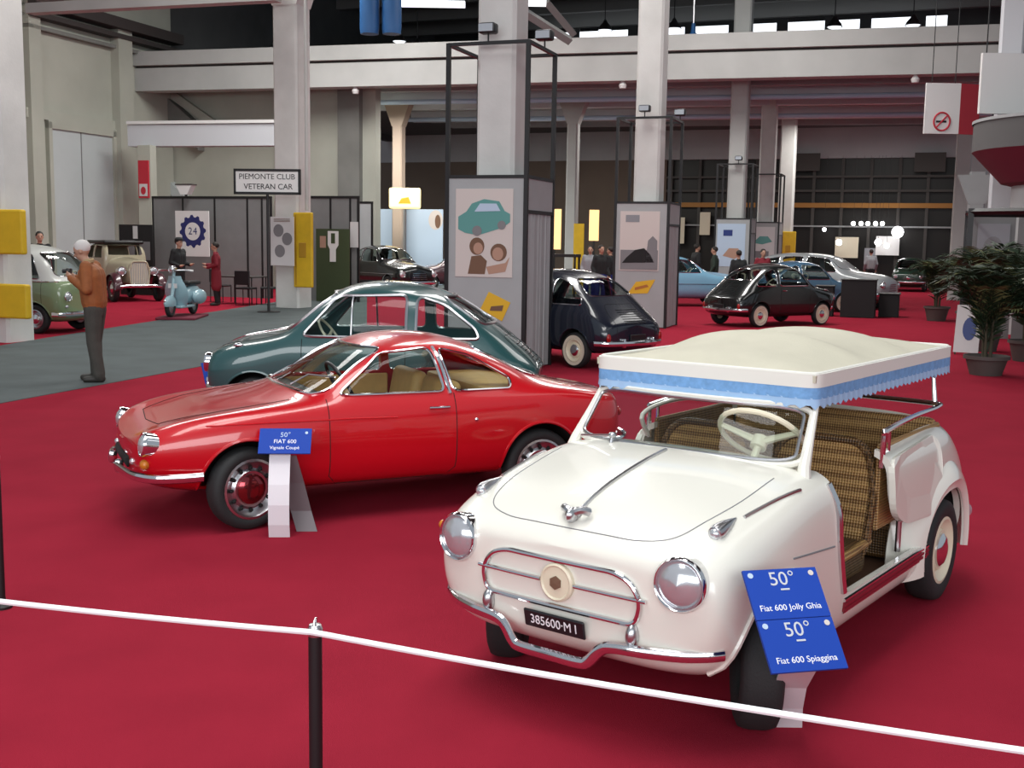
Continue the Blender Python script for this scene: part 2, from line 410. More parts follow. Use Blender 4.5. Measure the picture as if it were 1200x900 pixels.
def car_body(key, st, windows, axles, archr, archz, paintm, root, lvl=3, thick=.022, extra=None, archy=.36, trim='chrome', glassm='glass', matfn=None, frame_r=.009):
    if key not in _cache:
        sh = Shell(st, lvl); cut = [win_cutter(w) for w in windows]
        for x in axles:
            for sg in (1, -1):
                b = MB(); b.lathe([(archr, archy), (archr, 1.2)], 40, Matrix.Translation((x, 0, archz)) @ Matrix.Rotation(-sg * PI / 2, 4, 'X')); cut.append(b)
        if extra: cut += extra
        _cache[key] = (sh, carve(sh.mesh, cut, thick))
    sh, me = _cache[key]; me = me.copy()
    if matfn:
        me.polygons.foreach_set('material_index', [matfn(p.center) for p in me.polygons])
    body = link('body', me, paintm, root, True, 32)
    for w in windows:
        if w[0] == 'top': continue
        for sg in ((1, -1) if w[0] == 'side' else (1,)):
            nm = 'side_window' if w[0] == 'side' else ('windscreen' if w[4] > 0 else 'rear_window')
            g = glass_piece(sh, w, sg); go = g.build(nm, glassm, root, True, None, recalc=False)
            b = MB(); b.tube(loop_path(sh, w, sg), frame_r, 6, True); b.build('window_trim', trim, go, True)
    for x in axles:
        for sg in (1, -1):
            b = MB(); T = Matrix.Translation((x, 0, archz)) @ Matrix.Rotation(-sg * PI / 2, 4, 'X')
            n = 24; vs = []; fs = []
            for h in (0, 1):
                for k in range(n + 1):
                    q = R(2) + R(176) * k / n; xx_, zz_ = x + (archr + .012) * math.cos(q), archz + (archr + .012) * math.sin(q)
                    yy_ = archy - .02 if h == 0 else max(archy, min(.66, abs(sh.side(xx_, max(zz_, .34), sg).y) - .03))
                    vs.append(Vector((xx_, sg * yy_, zz_)))
            for k in range(n): fs.append((k, k + 1, n + 2 + k, n + 1 + k))
            fs.append(tuple(range(n + 1))); b.add(vs, fs); b.build('wheel_well', 'dark', root)
    return sh, body
def arch_lip(sh, root, x, z, r, m, sg, rad=.012, a0=0, a1=180, off=.0):
    P = [sh.side(x + r * math.cos(R(a)), z + r * math.sin(R(a)), sg, off) for a in np.linspace(a0, a1, 26)]
    b = MB(); b.tube(P, rad, 6); return b.build('arch_lip', m, root, True)
def seam(sh, root, pts, sg=1, m='dark', r=.0035, mode='side', name='seam', off=.0, step=.03):
    P = resample(pts, step, False)
    Q = [sh.side(p.x, p.y, sg, off) for p in P] if mode == 'side' else [sh.top(p.x, p.y, off) for p in P] if mode == 'top' else [sh.front(p.x, p.y, sg, off) for p in P]
    b = MB(); b.tube(Q, r, 6); return b.build(name, m, root, True)

D0 = [(0, .20), (.50, .20), (.665, .28), (.685, .50)]
def S(x, *up, low=None): return (x, (low or D0) + list(up))
ST600 = [
    (1.50, [(0, .34), (.28, .34), (.46, .38), (.53, .50), (.50, .62), (.42, .67), (.28, .69), (.14, .70), (0, .70)]),
    (1.43, [(0, .25), (.42, .25), (.60, .32), (.65, .50), (.63, .68), (.52, .75), (.35, .76), (.17, .775), (0, .78)]),
    (1.26, [(0, .21), (.48, .21), (.655, .30), (.685, .50), (.675, .73), (.57, .81), (.40, .82), (.2, .845), (0, .855)]),
    S(1.00, (.68, .76), (.605, .84), (.45, .855), (.22, .89), (0, .90)),
    S(.80, (.685, .79), (.635, .87), (.50, .90), (.25, .93), (0, .94)),
    S(.68, (.685, .80), (.645, .88), (.585, .945), (.46, .99), (0, 1.02)),
    S(.53, (.685, .80), (.645, .885), (.60, 1.02), (.49, 1.13), (0, 1.17)),
    S(.27, (.685, .80), (.645, .89), (.60, 1.15), (.51, 1.33), (0, 1.38)),
    S(-.05, (.685, .80), (.645, .89), (.605, 1.16), (.525, 1.37), (0, 1.425)),
    S(-.45, (.685, .80), (.645, .89), (.605, 1.15), (.52, 1.35), (0, 1.415)),
    S(-.82, (.68, .80), (.64, .88), (.585, 1.07), (.48, 1.22), (0, 1.29)),
    S(-1.12, (.675, .77), (.625, .83), (.55, .95), (.42, 1.03), (0, 1.075)),
    S(-1.36, (.65, .68), (.585, .76), (.47, .82), (.30, .855), (0, .87), low=[(0, .22), (.48, .22), (.65, .30), (.67, .48)]),
    (-1.54, [(0, .25), (.42, .25), (.58, .32), (.62, .46), (.59, .60), (.49, .67), (.35, .70), (.17, .72), (0, .725)]),
    (-1.62, [(0, .33), (.28, .33), (.44, .37), (.48, .47), (.45, .56), (.37, .60), (.26, .62), (.13, .63), (0, .63)]),
]
WIN600 = [
    ('side', fillet([(.56, .905), (.24, 1.27), (-.40, 1.29), (-.40, .905)], .07)),
    ('side', fillet([(-.49, .905), (-.49, 1.28), (-.74, 1.20), (-1.02, .99), (-1.06, .905)], .07)),
    ('front', fillet([(-.545, .955), (.545, .955), (.455, 1.29), (-.455, 1.29)], .09), .1, .95, 1),
    ('front', fillet([(-.46, 1.03), (.46, 1.03), (.36, 1.27), (-.36, 1.27)], .08), -1.4, -.55, -1),
]
def fiat600(name, label, pm, x, y, deg, rim='ivory', whitewall=True, trim='chrome', seatm='greyseat', lvl=3, side_strip=False, signals=True, hub='chrome', group=None, divider=False, frame_r=.009):
    root = thing(name, label, 'car', (x, y, 0), R(deg), group)
    sh, body = car_body('600-%d' % lvl, ST600, WIN600, (1.0, -1.0), .300, .275, pm, root, lvl, trim=trim, frame_r=frame_r)
    for xx in (1.0, -1.0):
        for sg in (1, -1):
            wheel(root, xx, .60 * sg, .258, .125, 0, 'steel', rim, whitewall, hub); arch_lip(sh, root, xx, .275, .303, pm, sg)
    for sg in (1, -1):
        seam(sh, root, [(.55, .88), (.55, .30), (-.40, .30), (-.40, .90)], sg)
        p = sh.side(-.30, .80, sg, .02); b = MB(); b.tube([p + Vector((.06, 0, 0)), p + Vector((0, .012 * sg, 0)), p - Vector((.07, 0, 0))], .010, 8); b.build('door_handle', 'chrome', root, True)
        headlamp(root, sh.front(.50 * sg, .635, 1, .005), .088, (1, .10 * sg, .06))
        p = sh.front(.54 * sg, .46, -1, .0); b = MB(); b.ell(p, (.028, .04, .065), 12, 8); b.build('tail_light', 'redlens', root, True)
        if signals:
            p = sh.top(1.15, .60 * sg, .012); b = MB(); b.ell(p, (.05, .02, .02), 12, 8); b.build('turn_signal', 'chrome', root, True)
        if side_strip: seam(sh, root, [(1.3, .52), (-1.3, .52)], sg, 'chrome', .008, name='side_strip', off=.004)
    seat(root, .02, .31, .48, .26, seatm, name='front_seat'); seat(root, .02, -.31, .48, .26, seatm, name='front_seat'); seat(root, -.78, 0, 1.05, .30, seatm, .4, .5, 'rear_seat')
    steering(root, (.36, .30, .88), .19, R(-55))
    if divider:
        for sg in (1, -1): seam(sh, root, [(.10, .90), (.10, 1.28)], sg, 'alu', .010, name='window_divider', off=-.004)
    seam(sh, root, [(.78, .50), (1.15, .47), (1.38, .36)], 1, 'dark', .003, 'top', 'hood_seam'); seam(sh, root, [(.78, -.50), (1.15, -.47), (1.38, -.36)], 1, 'dark', .003, 'top', 'hood_seam')
    # bumpers, grille, badges, plate
    for sg, x0, z0 in ((1, 1.50, .40), (-1, -1.62, .38)):
        P = smooth_path([(x0 - .22 * sg, -.66, z0), (x0 - .04 * sg, -.55, z0), (x0 + .05 * sg, -.25, z0), (x0 + .065 * sg, 0, z0), (x0 + .05 * sg, .25, z0), (x0 - .04 * sg, .55, z0), (x0 - .22 * sg, .66, z0)], 5)
        b = MB(); b.tube(P, .036, 10, flat=.45, up=(0, 0, 1)); o = b.build('bumper', 'chrome', root, True)
        for ys in (-.3, .3):
            b = MB(); b.rbox(x0 + .02 * sg - .03, x0 + .02 * sg + .045, ys - .022, ys + .022, z0 - .06, z0 + .075, .018, 2); b.build('overrider', 'chrome', o, True)
    for zz, wd in ((.60, .16), (.565, .24), (.53, .16)): seam(sh, root, [(-wd, zz), (wd, zz)], 1, 'chrome', .007, 'front', 'grille_bar', .006)
    c = sh.front(0, .575, 1, .0); b = MB(); b.lathe([(.065, -.01), (.065, .012), (.05, .022), (0, .026)], 20, Matrix.Translation(c) @ Matrix.Rotation(PI / 2, 4, 'Y')); b.build('badge', 'chrome', root, True)
    seam(sh, root, [(.84, 0), (1.40, 0)], 1, 'chrome', .006, 'top', 'hood_strip', .004)
    seam(sh, root, fillet([(-.40, .42), (-.40, .80), (-.34, .92), (.34, .92), (.40, .80), (.40, .42)], .05), -1, 'dark', .003, 'front', 'engine_lid_seam')
    for k in range(7):
        zz = .66 + k * .03; seam(sh, root, [(-.22, zz), (.22, zz)], -1, 'dark', .006, 'front', 'vent_slot', .0)
    p = sh.front(0, .46, -1, .012); b = MB(); b.rbox(p.x - .008, p.x + .006, -.16, .16, .40, .50, .004, 1); b.build('number_plate', 'plateblack', root)
    return root, sh
# ------------------------------------------------------------------ carpet, aisle
def ground_poly(name, pts, z, m):
    b = MB(); b.add([(p[0], p[1], z) for p in pts] + [(p[0], p[1], z - .02) for p in pts], [tuple(range(len(pts))), tuple(range(2 * len(pts) - 1, len(pts) - 1, -1))] + [(i, len(pts) + i, len(pts) + (i + 1) % len(pts), (i + 1) % len(pts)) for i in range(len(pts))])
    return b.build(name, m)
struct(ground_poly('floor', [(-60, -12), (60, -12), (60, 110), (-60, 110)], 0.0, 'carpet'))

# ------------------------------------------------------------------ the cream beach car
def jolly():
    root = thing('beach_car', 'cream open beach car with wicker seats, surrey canopy and blue fringe', 'car', (1.068, 5.185, 0), R(-127))
    low = [(0, .17), (.54, .17), (.675, .20), (.68, .42)]
    st = [
        (1.475, [(0, .36), (.28, .36), (.45, .40), (.53, .50), (.51, .60), (.43, .65), (.28, .665), (.14, .675), (0, .68)]),
        (1.41, [(0, .27), (.42, .27), (.59, .32), (.64, .48), (.63, .65), (.53, .725), (.35, .735), (.17, .75), (0, .755)]),
        (1.24, [(0, .22), (.48, .22), (.64, .29), (.665, .47), (.66, .69), (.57, .79), (.40, .805), (.2, .83), (0, .84)]),
        S(1.00, (.68, .74), (.60, .825), (.45, .845), (.22, .88), (0, .895), low=low),
        S(.76, (.675, .77), (.61, .86), (.48, .895), (.25, .92), (0, .93), low=low),
        S(.60, (.67, .78), (.60, .875), (.47, .92), (.25, .935), (0, .94), low=low),
        S(.40, (.665, .76), (.62, .87), (.44, .90), (.22, .90), (0, .90), low=low),
        S(0, (.665, .76), (.64, .87), (.44, .90), (.22, .90), (0, .90), low=low),
        S(-.45, (.67, .76), (.645, .88), (.44, .92), (.22, .92), (0, .92), low=low),
        S(-.85, (.675, .76), (.63, .90), (.44, .94), (.22, .94), (0, .94), low=low),
        S(-1.15, (.665, .74), (.61, .90), (.44, .935), (.22, .94), (0, .94), low=low),
        S(-1.38, (.64, .68), (.56, .80), (.42, .86), (.22, .88), (0, .89), low=[(0, .22), (.48, .22), (.64, .30), (.66, .46)]),
        (-1.55, [(0, .26), (.42, .26), (.58, .33), (.61, .46), (.58, .60), (.48, .70), (.34, .74), (.17, .76), (0, .765)]),
        (-1.62, [(0, .34), (.28, .34), (.44, .38), (.48, .47), (.45, .56), (.37, .62), (.26, .64), (.13, .65), (0, .65)]),
    ]
    cock = MB(); cock.prism(fillet([(.50, -.57), (.50, .57), (-1.13, .565), (-1.20, .40), (-1.20, -.40), (-1.13, -.565)], .10), .45, 1.6, 'z')
    doorp = fillet([(.46, 1.2), (.46, .62), (.40, .37), (-.86, .36), (-.72, .52), (-.36, .545), (-.19, .64), (-.185, 1.2)], .07)
    dr = MB(); dr.prism(doorp, -1.2, 1.2, 'y')
    sh, body = car_body('jolly', st, [], (1.0, -1.0), .315, .285, 'cream', root, 3, .03, [cock, dr])
    # rear fender bulges
    for sg in (1, -1):
        b = MB(); n = 30; rows = []
        for j in range(9):
            t = j / 8; rad = .325 + .20 * t; yy = .70 - .14 * t ** 2.2 + (.02 if t > .15 else 0)
            rows.append([(-1.0 + rad * math.cos(R(a)) * (1.0 if a < 90 else 1.02), sg * (yy - .03 * abs(math.cos(R(a)))), .285 + rad * math.sin(R(a)) * .93) for a in np.linspace(-12, 192, n)])
        vs = [p for r_ in rows for p in r_]; fs = [(j * n + k, j * n + k + 1, (j + 1) * n + k + 1, (j + 1) * n + k) for j in range(8) for k in range(n - 1)]
        b.add(vs, fs); me = evaluated(b.mesh('f'), [('SOLIDIFY', dict(thickness=.012, offset=0))]); link('rear_fender', me, 'cream', root, True, 40)
        wheel(root, -1.0, .605 * sg, .262, .13, 0, 'steel', 'ivory', False, 'chrome'); wheel(root, 1.0, .575 * sg, .262, .145, R(31), 'steel', 'cream', False, 'chrome')
        arch_lip(sh, root, 1.0, .285, .318, 'cream', sg, .012)
        # sill: chrome strip and red band
        for z, m, r_ in ((.350, 'chrome', .008), (.330, 'sillred', .011), (.311, 'sillred', .011), (.294, 'chrome', .004)): seam(sh, root, [(.40, z), (-.70, z)], sg, m, r_, name='sill_strip', off=.003)
        # door opening edge trim
        P = [sh.side(.475 + dx, z, sg, .004) for dx, z in ((.02, .84), (.0, .74), (.0, .62), (-.02, .50), (-.055, .39))]; b = MB(); b.tube(smooth_path(P, 5), .016, 8); b.build('door_edge_trim', 'chrome', root, True)
        # quarter panel pad (rounded door-shaped panel ahead of the fender)
        pad = fillet([(-.175, .835), (-.175, .60), (-.32, .53), (-.74, .50), (-.86, .62), (-.88, .87)], .08); b = MB()
        vs = [sh.side(p.x, p.y, sg, .012) for p in resample(pad, .03)]; n = len(vs); vs2 = [v - Vector((0, .03 * sg, 0)) for v in vs]
        b.add(vs + vs2, [tuple(range(n)), tuple(range(2 * n - 1, n - 1, -1))] + [(i, n + i, n + (i + 1) % n, (i + 1) % n) for i in range(n)]); b.build('quarter_panel', 'cream', root, False)
        # hand rail round the rear: chrome posts and tube
        b = MB(); b.tube(smooth_path([(-.20, .60 * sg, .80), (-.20, .605 * sg, .945), (-.24, .605 * sg, .968), (-.6, .60 * sg, .985), (-1.05, .585 * sg, .985), (-1.17, .50 * sg, .985), (-1.20, 0, .985)], 5), .013, 8)
        b.tube([(-.28, .60 * sg, .82), (-.28, .60 * sg, .965)], .009, 8); b.build('hand_rail', 'chrome', root, True)
        b = MB(); b.tube([(-.46, .61 * sg, .36), (-.46, .61 * sg, .56)], .014, 8); b.build('seat_strut', 'alu', root, True)
        # canopy posts
        b = MB(); b.tube([(-1.16, .54 * sg, .95), (-1.20, .50 * sg, 1.20)], [.014, .009], 8); b.build('canopy_post', 'chrome', root, True)
        # headlights, signals, mirrors
        headlamp(root, sh.front(.49 * sg, .63, 1, .004), .092, (1, .10 * sg, .05), depth=.07)
        p = sh.top(1.235, .525 * sg, .006); d_ = (sh.top(1.08, .535 * sg, .004) - p).normalized(); b = MB(); b.tube([p - d_ * .045, p - d_ * .04, p - d_ * .02, p + d_ * .04, p + d_ * .11], [.018, .027, .030, .022, .003], 12, up=(0, 0, 1)); o = b.build('turn_signal', 'alu', root, True, 50); b = MB(); b.ell(p - d_ * .042, (.016, .022, .022), 12, 8); b.build('lens', 'lens', o, True)
        seam(sh, root, [(1.10, .55 * sg), (.72, .60 * sg)], 1, 'alu', .007, 'top', 'fender_spear', .003)
        p = sh.side(1.26, .60, sg, 0); b = MB(); b.tube([p, p + Vector((.0, .07 * sg, .0))], .006, 6); b.ell(p + Vector((0, .085 * sg, 0)), (.02, .02, .02), 10, 8); b.build('marker_lamp', 'amber', root, True)
        seam(sh, root, smooth_path([(.74, .50 * sg), (1.0, .49 * sg), (1.20, .46 * sg), (1.34, .41 * sg), (1.395, .30 * sg), (1.41, .15 * sg), (1.415, 0)], 6), 1, 'greyprint', .0025, 'top', 'hood_seam')
        seam(sh, root, [(.93, .64), (.52, .60)], sg, 'greyprint', .004, name='side_crease', off=.001)
    # hood strip and ornament
    seam(sh, root, [(.70, 0), (1.36, 0)], 1, 'alu', .008, 'top', 'hood_strip', .004)
    p = sh.top(1.385, 0, .0); b = MB(); b.ell(p + Vector((.01, 0, .025)), (.035, .022, .03), 12, 8)
    for sg in (1, -1): b.tube(smooth_path([p + Vector((.01, 0, .03)), p + Vector((.0, .035 * sg, .045)), p + Vector((-.03, .06 * sg, .035))], 4), [.016] * 8 + [.006], 8)
    b.tube([p + Vector((0, 0, .02)), p + Vector((-.09, 0, .03))], [.022, .008], 8); b.build('hood_ornament', 'alu', root, True)
    # oval chrome grille surround with bars and round badge
    ov = fillet([(-.31, .605), (-.35, .54), (-.33, .455), (.33, .455), (.35, .54), (.31, .605), (.24, .630), (-.24, .630)], .07)
    b = MB(); b.tube([sh.front(p.x, p.y, 1, .010) for p in resample(ov, .03)], .010, 8, True); g = b.build('grille', 'chrome', root, True)
    for y0, y1 in ((-.37, -.075), (.075, .37)):
        b = MB(); b.tube([sh.front(y, .548, 1, .012) for y in np.linspace(y0, y1, 10)], .008, 8); b.build('grille_bar', 'chrome', g, True)
    c = sh.front(0, .548, 1, .0); T = Matrix.Translation(c) @ Matrix.Rotation(PI / 2, 4, 'Y')
    b = MB(); b.lathe([(.072, -.02), (.072, .016), (.064, .022), (.058, .016), (0, .018)], 28, T); bd = b.build('badge', 'ivory', root, True)
    b = MB(); b.lathe([(.026, .018), (.026, .024), (0, .026)], 6, T); b.build('emblem', 'brownprint', bd)
    # number plate
    pc = sh.front(0.0, .395, 1, .0); nrm = Vector((1, 0, -.22)).normalized(); up = Vector((.22, 0, 1)).normalized(); T = face_T(pc + Vector((.022, 0, 0)), (0, 1, 0), up)
    b = MB(); b.rbox(-.135, .135, -.036, .036, -.006, .006, .005, 1, T); pl = b.build('number_plate', 'plateblack', root)
    lettering('385600·M I', .052, T @ Matrix.Translation((0, 0, .0065)), 'signwhite', pl, 'plate_lettering', .001, .88)
    # front bumper: raised ends, low middle
    H_ = [(1.525, 0, .285), (1.525, .13, .286), (1.522, .17, .30), (1.515, .215, .35), (1.51, .26, .368), (1.49, .38, .372), (1.45, .50, .375), (1.40, .575, .378), (1.355, .615, .38)]
    P = [(a, -b_, c) for a, b_, c in H_[:0:-1]] + H_
    b = MB(); b.tube(smooth_path(P, 5), .022, 10, flat=.7, up=(0, 0, 1)); bo = b.build('bumper', 'chrome', root, True)
    for ys in (-.40, .40):
        b = MB(); b.ell((1.475, ys * .8, .415), (.03, .024, .045), 12, 8); b.build('overrider', 'alu', bo, True)
    b = MB(); b.tube(smooth_path([(-1.40, -.68, .40), (-1.58, -.52, .38), (-1.66, 0, .38), (-1.58, .52, .38), (-1.40, .68, .40)], 6), .03, 10, flat=.5, up=(0, 0, 1)); b.build('bumper', 'chrome', root, True)
    # windscreen: frame, inner chrome bead, glass
    def ws(y, t):   # y across, t up 0..1
        bow = 1 - (y / .55) ** 2
        return Vector((.555 + .085 * bow - .17 * t, y * (1 - .05 * t), .905 - .008 * bow + .225 * t + .012 * bow))
    loop = fillet([(-.535, 0), (.535, 0), (.535, 1.0), (-.535, 1.0)], .16, 6)
    pts = [ws(p.x, p.y) for p in [q for q in resample([(a, b_) for a, b_ in loop], .06)]]
    b = MB(); b.tube(pts, .016, 8, True, flat=.8); f = b.build('windscreen_frame', 'cream', root, True)
    for sg in (1, -1):
        b = MB(); b.tube([Vector((.60, .565 * sg, .80)), ws(.545 * sg, .0), ws(.545 * sg, .5), ws(.54 * sg, 1.12)], [.034, .026, .016, .012], 10); b.build('pillar', 'cream', f, True)
        b = MB(); b.tube([ws(.54 * sg, 1.10), ws(.54 * sg, 1.45)], .009, 8); b.build('canopy_post', 'alu', root, True)
    inner = [ws(p.x * .955, .06 + p.y * .88) for p in resample(loop, .06)]
    b = MB(); b.tube([q + Vector((.014, 0, .006)) for q in inner], .007, 6, True); b.build('windscreen_bead', 'alu', f, True)
    b = MB(); n = 16; m_ = 6; b.add([ws(-.51 + 1.02 * i / n, .03 + .94 * j / m_) for j in range(m_ + 1) for i in range(n + 1)], [(j * (n + 1) + i, j * (n + 1) + i + 1, (j + 1) * (n + 1) + i + 1, (j + 1) * (n + 1) + i) for j in range(m_) for i in range(n)]); b.build('windscreen', 'glass', root, True, None)
    b = MB(); p = ws(-.30, .02); b.tube([p + Vector((.05, 0, -.01)), p + Vector((.03, .0, .04))], .009, 8); b.tube([p + Vector((.03, 0, .04)), p + Vector((.02, -.17, .02))], .005, 6); b.ell(p + Vector((.03, .0, .04)), (.02, .02, .014), 10, 6); b.build('wiper', 'alu', root, True)
    # interior
    b = MB(); b.rbox(-1.15, .5, -.58, .58, .21, .25, .01, 1); b.build('cabin_floor', 'brownprint', root)
    b = MB(); b.rbox(.42, .50, -.56, .56, .66, .86, .03, 2); b.build('dashboard', 'cream', root, True)
    steering(root, (.40, .29, .985), .185, R(-42), 'ivory')
    b = MB(); b.tube([(.25, 0, .26), (.20, 0, .55)], [.012, .009], 8); b.ell((.20, 0, .57), (.022, .022, .022), 10, 8); b.build('gear_lever', 'black', root, True)
    def wseat(x, y, w, h, name):
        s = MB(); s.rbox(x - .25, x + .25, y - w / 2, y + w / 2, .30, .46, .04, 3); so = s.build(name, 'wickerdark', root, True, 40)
        T = Matrix.Translation((x - .22, y, .40)) @ Matrix.Rotation(R(-14), 4, 'Y')
        out = fillet([(-w / 2, -.08), (w / 2, -.08), (w / 2 + .015, h * .6), (w / 2 - .05, h), (-w / 2 + .05, h), (-w / 2 - .015, h * .6)], .14, 6)
        b = MB(); b.prism(out, -.035, .035, 'x', T); bo = b.build('backrest', 'wicker', so, False)
        b = MB(); b.tube([T @ Vector((.03, p.x, p.y)) for p in resample(out, .04)], .020, 8, True); b.build('backrest_rim', 'wickerdark', so, True)
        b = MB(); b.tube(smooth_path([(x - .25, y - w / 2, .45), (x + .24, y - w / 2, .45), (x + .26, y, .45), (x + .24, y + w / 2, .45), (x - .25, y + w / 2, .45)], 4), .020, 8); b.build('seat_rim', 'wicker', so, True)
    wseat(.03, .30, .50, .50, 'front_seat'); wseat(.03, -.30, .50, .50, 'front_seat')
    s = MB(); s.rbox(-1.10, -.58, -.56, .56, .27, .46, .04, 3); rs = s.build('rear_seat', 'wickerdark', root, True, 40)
    T = Matrix.Translation((-1.06, 0, .42)) @ Matrix.Rotation(R(-10), 4, 'Y'); b = MB(); b.rbox(-.05, .05, -.56, .56, -.02, .50, .045, 3, T); b.build('backrest', 'wicker', rs, True)
    for sg in (1, -1):
        b = MB(); b.rbox(-1.1, -.22, sg * .575 - .012, sg * .575 + .012, .50, .90, .008, 1); b.build('side_lining', 'wicker', rs, True)
    # canopy: padded top with bows, light edge band, blue fringe
    x0, x1, hw, z0 = .43, -1.43, .525, 1.17
    def edge(n_long=40, n_wide=24):
        P = fillet([(x0, -hw), (x0, hw), (x1, hw), (x1, -hw)], .06, 5); return resample(P, .02)
    b = MB(); n = 40; m_ = 20; vs = []
    for j in range(m_ + 1):
        for i in range(n + 1):
            u = i / n; v = -1 + 2 * j / m_; xx = x0 + (x1 - x0) * u; e = 1 - (2 * u - 1) ** 8; w_ = 1 - abs(v) ** 6
            sag = -.040 * abs(math.sin(u * PI * 3)) + .012
            vs.append((xx, hw * v, 1.262 + (.105 * (1 - v * v) * (.55 + .45 * math.sin(PI * min(1, u * 1.1 + .05))) + sag) * e * w_ + .012 * e * w_))
    b.add(vs, [(j * (n + 1) + i, j * (n + 1) + i + 1, (j + 1) * (n + 1) + i + 1, (j + 1) * (n + 1) + i) for j in range(m_) for i in range(n)])
    me = evaluated(b.mesh('c'), [('SOLIDIFY', dict(thickness=.03, offset=-1))]); can = link('canopy', me, 'canvas', root, True, 60)
    def band(z_lo, z_hi, off, m, name, pleat=0.0, ragged=0.0, thick=.012):
        P = edge(); N = len(P); vs = []; fs = []
        for i, p in enumerate(P):
            c = Vector((p.x - (x0 + x1) / 2, p.y)); d = Vector((max(-1, min(1, c.x / ((x0 - x1) / 2))) ** 9, (c.y / hw) ** 9))
            d = d.normalized() if d.length > 0 else Vector((0, 1)); po = pleat * math.sin(i * 2.1); zl = z_lo - ragged * (i % 3 == 0) - ragged * .6 * random.random()
            vs += [(p.x + d.x * (off + po * .2), p.y + d.y * (off + po * .2), z_hi), (p.x + d.x * (off + po), p.y + d.y * (off + po), zl)]
        for i in range(N): j = (i + 1) % N; fs.append((2 * i, 2 * j, 2 * j + 1, 2 * i + 1))
        b = MB(); b.add(vs, fs); me = evaluated(b.mesh('bnd'), [('SOLIDIFY', dict(thickness=thick, offset=0))]); return link(name, me, m, can, True, 40)
    band(1.212, 1.268, .006, 'canvas_edge', 'edge_band'); band(1.165, 1.214, .008, 'fringe', 'fringe', .003, .0, .006); band(1.140, 1.170, .008, 'fringe_light', 'fringe_tassels', .006, .012, .004)
    P = edge(); b = MB(); b.tube([Vector((p.x * 1.0, p.y * .992, 1.268)) for p in P], .008, 6, True); b.build('piping', 'canvas_edge', can, True)
    for xb in (.30, -.32, -.92, -1.30):
        b = MB(); b.tube(smooth_path([(xb, -.51, 1.225), (xb, -.3, 1.245), (xb, 0, 1.25), (xb, .3, 1.245), (xb, .51, 1.225)], 4), .011, 6); b.build('canopy_bow', 'alu', can, True)
    # passenger grab handles seen through the screen
    b = MB(); b.tube(smooth_path([(-.15, -.58, .82), (-.10, -.585, .93), (-.35, -.585, .97), (-.7, -.585, .96)], 5), .012, 8); b.build('grab_rail', 'cream', root, True)
    return root
jolly()
